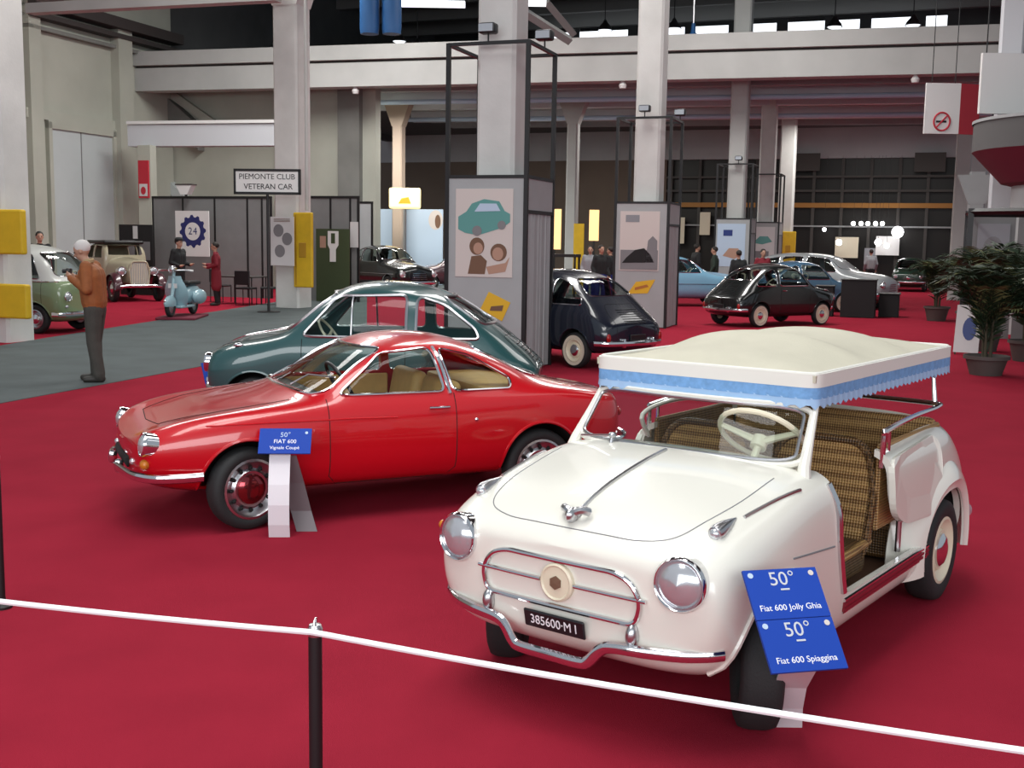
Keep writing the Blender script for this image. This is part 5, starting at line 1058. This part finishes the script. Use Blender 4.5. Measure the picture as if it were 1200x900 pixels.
fl(r, oval(-.12, 1.72, .11, .12), y_, 'brownprint', 'child_print'); fl(r, oval(-.10, 1.69, .07, .08), y_ - .004, 'skinprint', 'face_print'); fl(r, [(-.25, 1.34), (.0, 1.34), (.03, 1.52), (-.06, 1.60), (-.20, 1.58)], y_, 'brownprint', 'child_print'); fl(r, oval(.20, 1.64, .12, .12), y_, 'brownprint', 'child_print'); fl(r, oval(.19, 1.62, .08, .09), y_ - .004, 'skinprint', 'face_print'); fl(r, [(.02, 1.44), (.30, 1.50), (.36, 1.58), (.30, 1.38), (.06, 1.34)], y_, 'skinprint', 'child_print')
r = tower_thing('poster', 'tilted yellow sheet with dark lettering low on the grey tower', 'poster', c1); fl(r, [(-.06, .86), (.26, .70), (.38, .96), (.06, 1.10)], q_, 'yellowprint', 'sheet', .006); fl(r, [(.08, .84), (.26, .84), (.28, .92), (.10, .90)], q_ - .007, 'brownprint', 'print')
r = tower_thing('poster', 'black and white photograph poster of a car on the farther grey tower', 'poster', c2); fl(r, rect(-.46, .40, 1.22, 2.48), q_, 'pinkpaper', 'sheet', .010); fl(r, rect(-.44, .38, 1.24, 1.66), y_, 'greyprint', 'street_print'); fl(r, [(-.30, 1.50), (-.12, 1.66), (.08, 1.70), (.22, 1.56), (.30, 1.40), (-.40, 1.38)], y_ - .004, 'blackmatte', 'car_print'); fl(r, [(.10, 1.26), (.36, 1.26), (.36, 1.86), (.26, 1.96), (.16, 1.86)], y_ - .004, 'greyprint', 'figure_print'); fl(r, rect(-.34, -.04, 2.25, 2.40), y_, 'greycloth', 'title_print')
r = tower_thing('poster', 'tilted orange yellow sheet low on the farther grey tower', 'poster', c2); fl(r, [(-.26, .72), (.18, .74), (.34, 1.04), (-.08, .98)], q_, 'yellowprint', 'sheet', .006); fl(r, [(-.10, .80), (.20, .88), (.16, .93), (-.10, .86)], q_ - .007, 'orange', 'print')
r = tower_thing('poster', 'pale blue poster with a red car on the tower behind the crowd', 'poster', c3); fl(r, rect(-.50, .42, 1.1, 2.5), q_, 'lightblue', 'sheet', .010); fl(r, rect(-.30, .0, 2.1, 2.3), y_, 'bluedark', 'print'); fl(r, [(-.30, 1.45), (-.1, 1.7), (.2, 1.7), (.34, 1.5), (.1, 1.35)], y_, 'skinprint', 'print')
r = tower_thing('poster', 'white poster with a grey green car on the farthest tower', 'poster', c4); fl(r, rect(-.50, .45, 1.1, 2.5), q_, 'paper', 'sheet', .010); fl(r, [(-.35, 1.9), (-.1, 2.15), (.2, 2.15), (.36, 1.95), (0, 1.85)], y_, 'teal', 'print'); fl(r, rect(-.3, .25, 1.35, 1.6), y_, 'greyprint', 'print')
def spot(c, dx, dy, z, label):
    r = thing('spotlight', label, 'spotlight', (c.x, c.y, 0), HA); b = MB(); b.tube([(dx, dy, z), (dx, dy, z + .10)], .012, 6); b.build('stem', 'black', r); b = MB(); b.rbox(dx - .12, dx + .12, dy - .10, dy + .08, z + .10, z + .24, .03, 2, ); b.build('housing', 'black', r, True); b = MB(); b.box(dx - .10, dx + .10, dy - .112, dy - .10, z + .12, z + .22); b.build('lens', 'lens', r)
spot(c1, 0, -.575, 4.45, 'black spotlight on the frame above the children poster'); spot(c1, .575, .1, 4.45, 'black spotlight on the side rail above the children poster tower'); spot(c2, 0, -.575, 4.45, 'black spotlight on the frame above the black and white poster'); spot(c2, .575, .3, 4.45, 'black spotlight on the side rail of the farther tower'); spot(c3, .1, -.575, 4.45, 'black spotlight on the frame above the pale blue poster')

# ------------------------------------------------------------------ stand partitions on the left
def partition(label, pxs, P0, h, m):
    xs = [line_pt(px, P0, E2) for px in pxs]; r = thing('partition_wall', label, 'partition', (xs[0].x, xs[0].y, 0), HA); L = [(x - xs[0]).dot(E2) for x in xs]
    for i in range(len(L) - 1): b = MB(); b.box(L[i] + .03, L[i + 1] - .03, -.02, .02, .0, h); b.build('panel', m, r)
    for l in L: b = MB(); b.box(l - .03, l + .03, -.03, .03, 0, h); b.build('post', 'black', r)
    b = MB(); b.box(L[0] - .03, L[-1] + .03, -.035, .035, h, h + .07); b.build('rail', 'black', r); return r, xs
PA = aty(180, 300, 35.2); partition('grey panel partition with black posts behind the emblem poster', (181, 216, 253, 291, 308, 318), PA, 2.95, 'panel_dark')
PB = aty(362, 300, 33.0); partition('grey panel partition beside the tall yellow pillar guard', (363, 388, 411, 420), PB, 2.95, 'panel_dark')
PC = aty(424, 300, 38.5); partition('narrow pale partition beside the pale blue board', (421, 436), PC, 3.0, 'panel')
def wallboard(name, label, cat, px0, px1, ytop, ybot, Y, m, thick=.03, legs=False):
    a, c = aty(px0, 300, Y), line_pt(px1, aty(px0, 300, Y), E2); z1, z0 = aty(px0, ytop, a.y).z, aty(px0, ybot, a.y).z; z0 = max(z0, .02)
    r = thing(name, label, cat, (a.x, a.y, z0), HA); w = (c - a).length; b = MB(); b.box(0, w, -thick, 0, 0, z1 - z0); b.build('board', m, r); return r, w, z1 - z0
def pr(r, poly, m, name='print', t=.004, y=-.03): b = MB(); b.prism(poly, y, y - t, 'y'); return b.build(name, m, r)
r, w, h = wallboard('poster', 'white banner with a dark blue cog wheel emblem', 'poster', 207, 246, 247, 300, 33.6, 'white')
cx, cz, R1 = w * .52, h * .55, w * .34
gear = [];
for k in range(48): rr_ = R1 * (1.16 if k % 4 < 2 else 1.0); gear.append((cx + rr_ * math.cos(2 * PI * k / 48), cz + rr_ * 1.05 * math.sin(2 * PI * k / 48)))
pr(r, gear, 'navyprint', 'cog_print'); pr(r, oval(cx, cz, R1 * .66, R1 * .66, 28), 'white', 'disc_print', .004, -.034); [lettering(ch, R1 * .75, face_T(Vector((cx + dx * R1, -.0385, cz)), (1, 0, 0), (0, 0, 1)), 'navyprint', r) for ch, dx in (('2', -.20), ('4', .22))]
r, w, h = wallboard('notice_board', 'black display board with small pictures behind the prewar car', 'board', 141, 180, 263, 345, 34.5, 'blackmatte')
for x0, x1, z0, z1, m in ((.08, .46, .55, .78, 'greyprint'), (.42, .56, .80, .98, 'paper'), (.60, .92, .50, .76, 'greyprint')): pr(r, rect(w * x0, w * x1, h * z0, h * z1), m)
r, w, h = wallboard('club_poster', 'white poster with dark car pictures on the thick pillar', 'poster', 318, 345, 254, 311, 29.0, 'paper')
for cx, cz in ((.35, .72), (.40, .30), (.72, .55)): pr(r, oval(w * cx, h * cz, w * .22, h * .13), 'greyprint')
for k in range(3): pr(r, rect(w * .15, w * .85, h * (.90 + .025 * k), h * (.91 + .025 * k)), 'brownprint')
r, w, h = wallboard('display_board', 'dark green display board with a white bottle-shaped sign', 'board', 371, 410, 268, 362, 32.4, 'greenboard')
pr(r, [(w * .42, h * .55), (w * .60, h * .55), (w * .60, h * .72), (w * .68, h * .78), (w * .68, h * .97), (w * .36, h * .97), (w * .36, h * .78), (w * .42, h * .72)], 'white', 'bottle_sign', .01); pr(r, rect(w * .46, w * .58, h * .80, h * .94), 'greenboard', 'print', .004, -.04); pr(r, rect(w * .12, w * .30, h * .74, h * .90), 'skinprint')
r, w, h = wallboard('sheet_sign', 'white paper sheet on the partition post by the green board', 'sign', 411, 420, 260, 290, 32.5, 'paper')
r, w, h = wallboard('backdrop_board', 'large pale blue backdrop board behind the black saloon', 'board', 437, 519, 245, 345, 47, 'lightblue')
pr(r, oval(w * .90, h * .86, w * .10, h * .13), 'pinkpaper', 'poster_print'); pr(r, oval(w * .93, h * .84, w * .04, h * .09), 'brownprint', 'figure_print', .004, -.034)
# lit signs and stalls at the back
a = aty(456, 220, 44.5); c = aty(493, 245, 44.5); r = thing('light_box', 'glowing yellow and white light box sign on a pole', 'sign', (a.x, a.y, 0)); b = MB(); b.rbox(0, c.x - a.x, -.1, .1, c.z, a.z, .08, 3); b.build('lamp_box', 'glow', r); b = MB(); b.tube([((c.x - a.x) / 2, 0, 0), ((c.x - a.x) / 2, 0, c.z)], .06, 8); b.build('pole', 'alu', r); b = MB(); b.prism([((c.x - a.x) * .3, c.z + .2), ((c.x - a.x) * .7, c.z + .2), ((c.x - a.x) * .62, c.z + .45), ((c.x - a.x) * .4, c.z + .4)], -.10, -.112, 'y'); b.build('print', 'yellowprint', r)
for px0, px1, y0, y1, lab in ((642, 657, 245, 292, 'warm glowing lamp panel beside the children poster tower'), (690, 701, 246, 282, 'warm glowing lamp panel above the people behind the navy car')):
    r, w, h = wallboard('lamp_panel', lab, 'lamp', px0, px1, y0, y1, 52, 'glowwarm', .06); b = MB(); b.box(w / 2 - .04, w / 2 + .04, -.04, .0, -aty(px0, y1, 52).z + .02, 0); b.build('pole', 'black', r)
r, w, h = wallboard('yellow_board', 'yellow upright board beside the people behind the navy car', 'board', 672, 684, 262, 347, 40, 'yellow')
a = aty(641, 300, 38); r = thing('stall_table', 'dark stall table with thin legs behind the navy car', 'table', (a.x, a.y, 0), HA); b = MB(); b.box(0, 1.1, -.3, .3, 1.32, 1.42); b.build('table_top', 'black', r)
for xx in (.05, 1.05):
    for yy in (-.25, .25): b = MB(); b.box(xx - .03, xx + .03, yy - .03, yy + .03, 0, 1.32); b.build('leg', 'black', r)
# veteran club sign on its pole
p = atz(315, 366); zt, zb = aty(313, 198, p.y).z, aty(313, 228, p.y).z; sc = p.y / FPX; r = thing('club_sign', 'white club sign with black frame and letters on a thin pole', 'sign', (p.x, p.y, 0), R(-6)); hw = 39.5 * sc
b = MB(); b.box(-hw + .04, hw - .04, -.03, .03, zb + .05, zt - .05); bd = b.build('sign_board', 'white', r)
for x0, x1, z0, z1 in ((-hw, hw, zt - .06, zt), (-hw, hw, zb, zb + .06), (-hw, -hw + .05, zb, zt), (hw - .05, hw, zb, zt)): b = MB(); b.box(x0, x1, -.045, .045, z0, z1); b.build('frame', 'black', r)
zc = (zt + zb) / 2
lettering('PIEMONTE CLUB', .185, face_T(Vector((0, -.032, zc + .115)), (1, 0, 0), (0, 0, 1)), 'plateblack', bd); lettering('VETERAN CAR', .185, face_T(Vector((.03, -.032, zc - .12)), (1, 0, 0), (0, 0, 1)), 'plateblack', bd, bold=.004)
b = MB(); b.tube([(0, 0, 0), (0, 0, zb)], .035, 8); b.lathe([(.28, 0), (.28, .02), (.04, .04)], 16); b.build('pole', 'black', r, True, 40)
# fire point board on the pilaster, flood lamp
pp = on_left(160, .40); a = aty(168, 188, 38.0); c = aty(168, 232, 38.0); r = thing('fire_sign', 'red fire board with a white lower plate on the wall', 'sign', (a.x, a.y, c.z), HA); b = MB(); b.box(-.2, .2, -.03, .03, .0, a.z - c.z); b.build('board', 'signred', r); b = MB(); b.box(-.16, .16, -.04, -.03, .06, .46); b.build('plate', 'paper', r); b = MB(); b.prism(oval(0, .24, .10, .13), -.04, -.046, 'y'); b.build('print', 'signred', r); b = MB(); b.box(-.25, .25, .03, .35, -2.0, a.z - c.z + .5); b.build('backing_pilaster', 'wall', r)
a = aty(218, 226, 34.6); r = thing('flood_lamp', 'white flood lamp on top of the grey partition', 'lamp', (a.x, a.y, 2.98), HA); b = MB(); b.prism([(-.12, .08), (.12, .08), (.28, .36), (-.28, .36)], -.12, .12, 'y'); b.build('shade', 'white', r); b = MB(); b.box(-.30, .30, -.13, .13, .36, .40); b.build('lid', 'rail', r); b = MB(); b.tube([(0, 0, .03), (0, 0, .1)], .04, 8); b.build('foot', 'black', r)
# dark chairs and a table by the partition
def chair(x, y, deg, label):
    r = thing('chair', label, 'chair', (x, y, 0), R(deg)); b = MB(); b.rbox(-.22, .22, -.22, .22, .43, .48, .02, 2); b.build('seat', 'black', r); b = MB(); b.rbox(-.22, .22, .19, .23, .55, .92, .015, 2); b.build('backrest', 'black', r)
    for sx in (-1, 1):
        for sy in (-1, 1): b = MB(); b.tube([(.2 * sx, .2 * sy, 0), (.2 * sx, .2 * sy, .44 if sy < 0 else .92)], .014, 6); b.build('leg', 'black', r)
p = atz(285, 356); r = thing('cafe_table', 'dark cafe table between black chairs near the thick pillar', 'table', (p.x, p.y, 0), HA); b = MB(); b.rbox(-.55, .55, -.4, .4, .72, .76, .01, 1); b.build('table_top', 'rail', r)
for sx in (-1, 1):
    for sy in (-1, 1): b = MB(); b.tube([(.5 * sx, .35 * sy, 0), (.5 * sx, .35 * sy, .72)], .018, 6); b.build('leg', 'black', r)
chair(p.x - .80, p.y + .75, 70, 'black chair beside the person in the dark red coat'); chair(p.x + .25, p.y - .70, 165, 'black chair in front of the dark cafe table'); chair(p.x + .75, p.y - .2, -80, 'black chair between the cafe table and the thick pillar')

# ------------------------------------------------------------------ right side: board, balcony, stand, plants
a = aty(1086, 97, 30); c = aty(1123, 157, 30); r = thing('smoking_board', 'hanging white board with no smoking symbol and red side', 'sign', (a.x, a.y, c.z), 0); w, h = c.x - a.x, a.z - c.z
b = MB(); b.box(0, w, 0, .06, 0, h); b.build('white_face', 'white', r); T = Matrix.Translation((w, 0, 0)) @ Matrix.Rotation(R(18), 4, 'Z'); b = MB(); b.box(0, .62, 0, .06, 0, h, T); b.build('red_face', 'signred', r)
b = MB(); b.tube([(w * .5 + .21 * math.cos(2 * PI * k / 28), -.01, h * .24 + .23 * math.sin(2 * PI * k / 28)) for k in range(28)], .024, 6, True); b.build('ring', 'signred', r, True); b = MB(); b.tube([(w * .5 - .14, -.012, h * .24 - .15), (w * .5 + .14, -.012, h * .24 + .16)], .02, 6); b.build('bar', 'signred', r, True); b = MB(); b.box(w * .5 - .15, w * .5 + .12, -.008, 0, h * .24 - .025, h * .24 + .025); b.build('cigarette', 'blackmatte', r)
for xx in (.15, w - .15): b = MB(); b.tube([(xx, .03, h), (xx, .03, 12.6 - c.z)], .012, 6); b.build('hanger', 'black', r)
ctr = aty(1262, 300, 24); r = thing('round_balcony', 'round grey balcony with red underside on a pale core', 'balcony', (ctr.x, ctr.y, 0)); RR = 2.2
zt = aty(1180, 143, 24).z; zm = aty(1150, 176, 24).z; zl = aty(1180, 214, 24).z
b = MB(); b.lathe([(RR - .12, zt), (RR, zt), (RR, zm), (RR - .12, zm)], 64, caps=False); b.build('parapet', 'parapet', r, True, 40); b = MB(); b.lathe([(RR + .03, zt), (RR + .03, zt + .06), (RR - .15, zt + .06), (RR - .15, zt)], 64, caps=False); b.build('coping', 'panel', r, True, 40)
b = MB(); b.lathe([(RR, zm), (RR * .72, zl), (RR * .5, zl - .12), (0, zl - .12)], 64); b.build('underside', 'darkred', r, True, 30); b = MB(); b.lathe([(RR * .62, 0), (RR * .62, zl)], 48); b.build('core', 'panel', r, True, 40); b = MB(); b.lathe([(RR - .1, zm + .1), (0, zm + .1)], 64); b.build('deck', 'panel', r)
wp = aty(1196, 104, 25.5); b = MB(); b.box(-.9, .9, -.05, .05, -.55, .75, Matrix.Translation(wp)); o = b.build('white_panel', 'white', None); tag(o, 'white panel hanging above the round balcony', 'panel')
for xx in (-.8, .8): b = MB(); b.tube([wp + Vector((xx, 0, .75)), (wp.x + xx, wp.y, 13.8)], .015, 6); b.build('hanger', 'black', o)
# exhibition stand with black frame
SA = atz(1128, 402); fs = thing('exhibition_stand', 'black framed exhibition stand with grey panels behind the palms', 'stand', (SA.x, SA.y, 0), HA); w = 3.4; hgt = 2.55
for xx, yy in ((0, 0), (1.3, -.9), (w, 0), (0, 1.6), (w, 1.6), (w, -.9)): b = MB(); b.box(xx - .05, xx + .05, yy - .05, yy + .05, 0, hgt); b.build('post', 'black', fs)
for (x0, y0), (x1, y1) in (((0, 0), (1.3, -.9)), ((1.3, -.9), (w, -.9)), ((0, 0), (0, 1.6)), ((0, 1.6), (w, 1.6)), ((w, -.9), (w, 1.6))):
    b = MB(); b.tube([(x0, y0, hgt - .06), (x1, y1, hgt - .06)], .06, 4); b.build('rail', 'black', fs)
for x0, x1, m in ((.06, .9, 'panel_dark'), (.95, 1.9, 'panel_dark'), (1.95, w - .06, 'panel_dark')): b = MB(); b.box(x0, x1, 1.56, 1.62, 0, hgt - .12); b.build('panel', m, fs)
b = MB(); b.box(.2, .8, 1.50, 1.555, 1.3, 2.3); b.build('poster', 'greycloth', fs); b = MB(); b.prism(oval(.5, 1.75, .2, .3), 1.50, 1.494, 'y'); b.build('print', 'greyprint', fs); b = MB(); b.rbox(1.5, w - .1, -.2, .5, 0, .95, .02, 1); b.build('counter', 'greyprint', fs)
# plinths, easel
q = atz(1012, 373); 
for dx, dy, sx, sy, h, lab in ((0, .5, .85, .75, .98, 'tall black plinth with draped cloth beside the blue car'), (.88, .75, .50, .55, .62, 'low black plinth beside the tall black plinth'), (-.80, .75, .45, .45, .80, 'black plinth between the blue car and the tall plinth')):
    r = thing('plinth', lab, 'plinth', (q.x + dx, q.y + dy, 0), HA); b = MB(); b.rbox(-sx / 2, sx / 2, -sy / 2, sy / 2, 0, h - .03, .02, 2); b.build('body', 'blackmatte', r); b = MB(); b.rbox(-sx / 2 - .02, sx / 2 + .02, -sy / 2 - .02, sy / 2 + .02, h - .03, h, .01, 1); b.build('top', 'black', r)
q = atz(1131, 416); r = thing('easel_sign', 'white leaning easel board with dark print beside the palm', 'sign', (q.x, q.y, 0), R(-30)); T = Matrix.Rotation(R(-14), 4, 'X'); b = MB(); b.box(-.20, .20, -.012, .012, .04, .86, T); b.build('board', 'paper', r); b = MB(); b.prism(oval(.03, .45, .11, .2), -.013, -.018, 'y', T); b.build('print', 'bluedark', r)
for sx in (-1, 1): b = MB(); b.tube([(.17 * sx, 0.01, 0), T @ Vector((.10 * sx, .02, .9))], .014, 6); b.build('leg', 'stem', r)
b = MB(); b.tube([(0, .42, 0), T @ Vector((0, .02, .85))], .014, 6); b.build('leg', 'stem', r)
def palm(label, x, y, h, nf, seed, spread=1.0, pot_r=.26, pot_h=.34):
    rnd = random.Random(seed); r = thing('potted_palm', label, 'potted plant', (x, y, 0)); b = MB(); b.lathe([(pot_r * .72, 0), (pot_r, pot_h), (pot_r * 1.06, pot_h), (pot_r * 1.06, pot_h - .05), (pot_r * .96, pot_h - .05), (pot_r * .94, pot_h - .06), (0, pot_h - .06)], 24); b.build('pot', 'pot', r, True, 40)
    for k in range(5): a = k * 1.3; b = MB(); b.tube([(.05 * math.cos(a), .05 * math.sin(a), pot_h - .08), (.08 * math.cos(a), .08 * math.sin(a), h * (.35 + .06 * k))], [.022, .014], 6); b.build('stem', 'stem', r, True)
    for k in range(nf):
        az = 2 * PI * k / nf * 2.4 + rnd.uniform(-.3, .3); z0 = pot_h + (h - pot_h) * rnd.uniform(.05, .55); L = (h - z0) * rnd.uniform(.75, 1.05) + .15; out = spread * rnd.uniform(.30, .62); b = MB(); path = []
        for t in np.linspace(0, 1, 10): rr = out * t ** 1.2; path.append(Vector((math.cos(az) * rr, math.sin(az) * rr, z0 + L * (t - .42 * t ** 3))))
        b.tube(path, [.010 * (1 - .8 * t) for t in np.linspace(0, 1, 10)], 5)
        for i in range(1, 10):
            for sg in (1, -1):
                for hf in (0, .5):
                    o = path[i - 1].lerp(path[i], 1 - hf); d = (path[i] - path[i - 1]).normalized(); sd = d.cross(Vector((0, 0, 1))); sd = sd.normalized() if sd.length > .01 else Vector((1, 0, 0)); ll = .34 * (1 - .55 * abs(i / 10 - .45)) * rnd.uniform(.8, 1.2)
                    tip = o + (sd * sg * .75 + d * .62 + Vector((0, 0, -.28 * rnd.random()))).normalized() * ll; mid = o.lerp(tip, .45) + Vector((0, 0, .02)); wv = d * .020; b.add([o, mid + wv, tip, mid - wv], [(0, 1, 2, 3)])
        b.build('frond', 'leaf_light' if k % 6 == 0 else 'leaf', r, recalc=False)
    return r
q = atz(1160, 441); palm('large bushy potted palm before the black framed stand', q.x + .02, q.y + .2, 1.75, 60, 3, 1.25, .30, .28)
q = atz(1190, 425); palm('tall potted palm close against the exhibition stand counter', q.x + .30, q.y + .3, 2.0, 50, 8, 1.25, .28, .34)
q = atz(1204, 444); palm('low bushy potted palm at the outer side of the large palm', q.x + .30, q.y - .1, 1.25, 50, 21, 1.2, .28, .26)
q = atz(1097, 376); palm('smaller potted palm beside the red aisle before the green car', q.x, q.y, 1.65, 44, 5, 1.1, .30, .36)
q = atz(1135, 385); palm('potted palm between the smaller palm and the easel board', q.x + .2, q.y + .6, 1.8, 44, 11, 1.1, .26, .36)
q = atz(1150, 412); palm('potted palm standing before the corner of the black framed stand', q.x + .1, q.y + .1, 2.1, 44, 15, 1.15, .26, .36)
# ------------------------------------------------------------------ under the roof: blue ducts, strip light, high-bay lamps
for px in (433, 459):
    a = aty(px, 40, 31); b = MB(); b.lathe([(.24, 0), (.26, .15), (.26, 3.4), (.20, 3.5)], 20, Matrix.Translation(a)); tag(b.build('duct', 'bluepipe', None, True), 'thick blue vertical roof duct beside the ' + ('thick concrete pillar' if px < 440 else 'long white strip light'), 'duct', 'blue roof ducts')
for px0, px1, y, lab in ((465, 545, 4, 'long white strip light beside the blue ducts'), (602, 640, 3, 'short white strip light beside the square pillar')):
    a, c = aty(px0, y, 33), aty(px1, y, 33); b = MB(); b.box(0, c.x - a.x, -.1, .1, -.08, .08, Matrix.Translation(a)); o = tag(b.build('strip_light', 'whiteglow', None), lab, 'lamp')
    for t_ in (.2, .8): b = MB(); h_ = a.lerp(c, t_); b.tube([(h_.x, h_.y, h_.z + .08), (h_.x, h_.y, 13.8)], .015, 6); b.build('hanger', 'black', o)
for px, y, Y, lab in ((258, 57, 50, 'high bay lamp in the dark roof space beyond the left pillar'), (317, 55, 50, 'high bay lamp almost hidden by the thick concrete pillar'), (468, 47, 48, 'high bay lamp below the blue ducts'), (489, 55, 50, 'high bay lamp beside the black tower frame'), (709, 34, 46, 'high bay lamp near the second square pillar'), (790, 32, 46, 'high bay lamp above the blue hanging lamp'), (978, 30, 44, 'high bay lamp before the bright clerestory'), (1070, 28, 44, 'high bay lamp near the no smoking board')):
    a = aty(px, y, Y); r = thing('high_bay_lamp', lab, 'lamp', a); b = MB(); b.lathe([(.30, -.06), (.24, .08), (.10, .24), (.06, .34)], 18, caps=False); b.build('shade', 'alu', r, True, 40); b = MB(); b.ell((0, 0, -.04), (.26, .26, .09), 14, 8); b.build('bulb', 'whiteglow', r, True); b = MB(); b.tube([(0, 0, .3), (0, 0, 13.6 - a.z)], .02, 6); b.build('stem', 'black', r)
a = aty(812, 46, 38); r = thing('hanging_lamp', 'blue saucer shaped hanging lamp above the long beam', 'lamp', a); b = MB(); b.lathe([(.40, -.03), (.42, 0), (.2, .08), (.08, .22), (.06, .5)], 20); b.build('shade', 'bluepipe', r, True, 40); b = MB(); b.tube([(0, 0, .4), (0, 0, 3.5)], .03, 6); b.build('stem', 'alu', r)
for (x0, y0, x1, y1, Y) in ((600, 5, 668, 48, 33), (640, 2, 672, 40, 36)):
    a, c = aty(x0, y0, Y), aty(x1, y1, Y + 1); b = MB(); b.tube([a, c], .14, 4); o = struct(b.build('trim_brace', 'truss'))
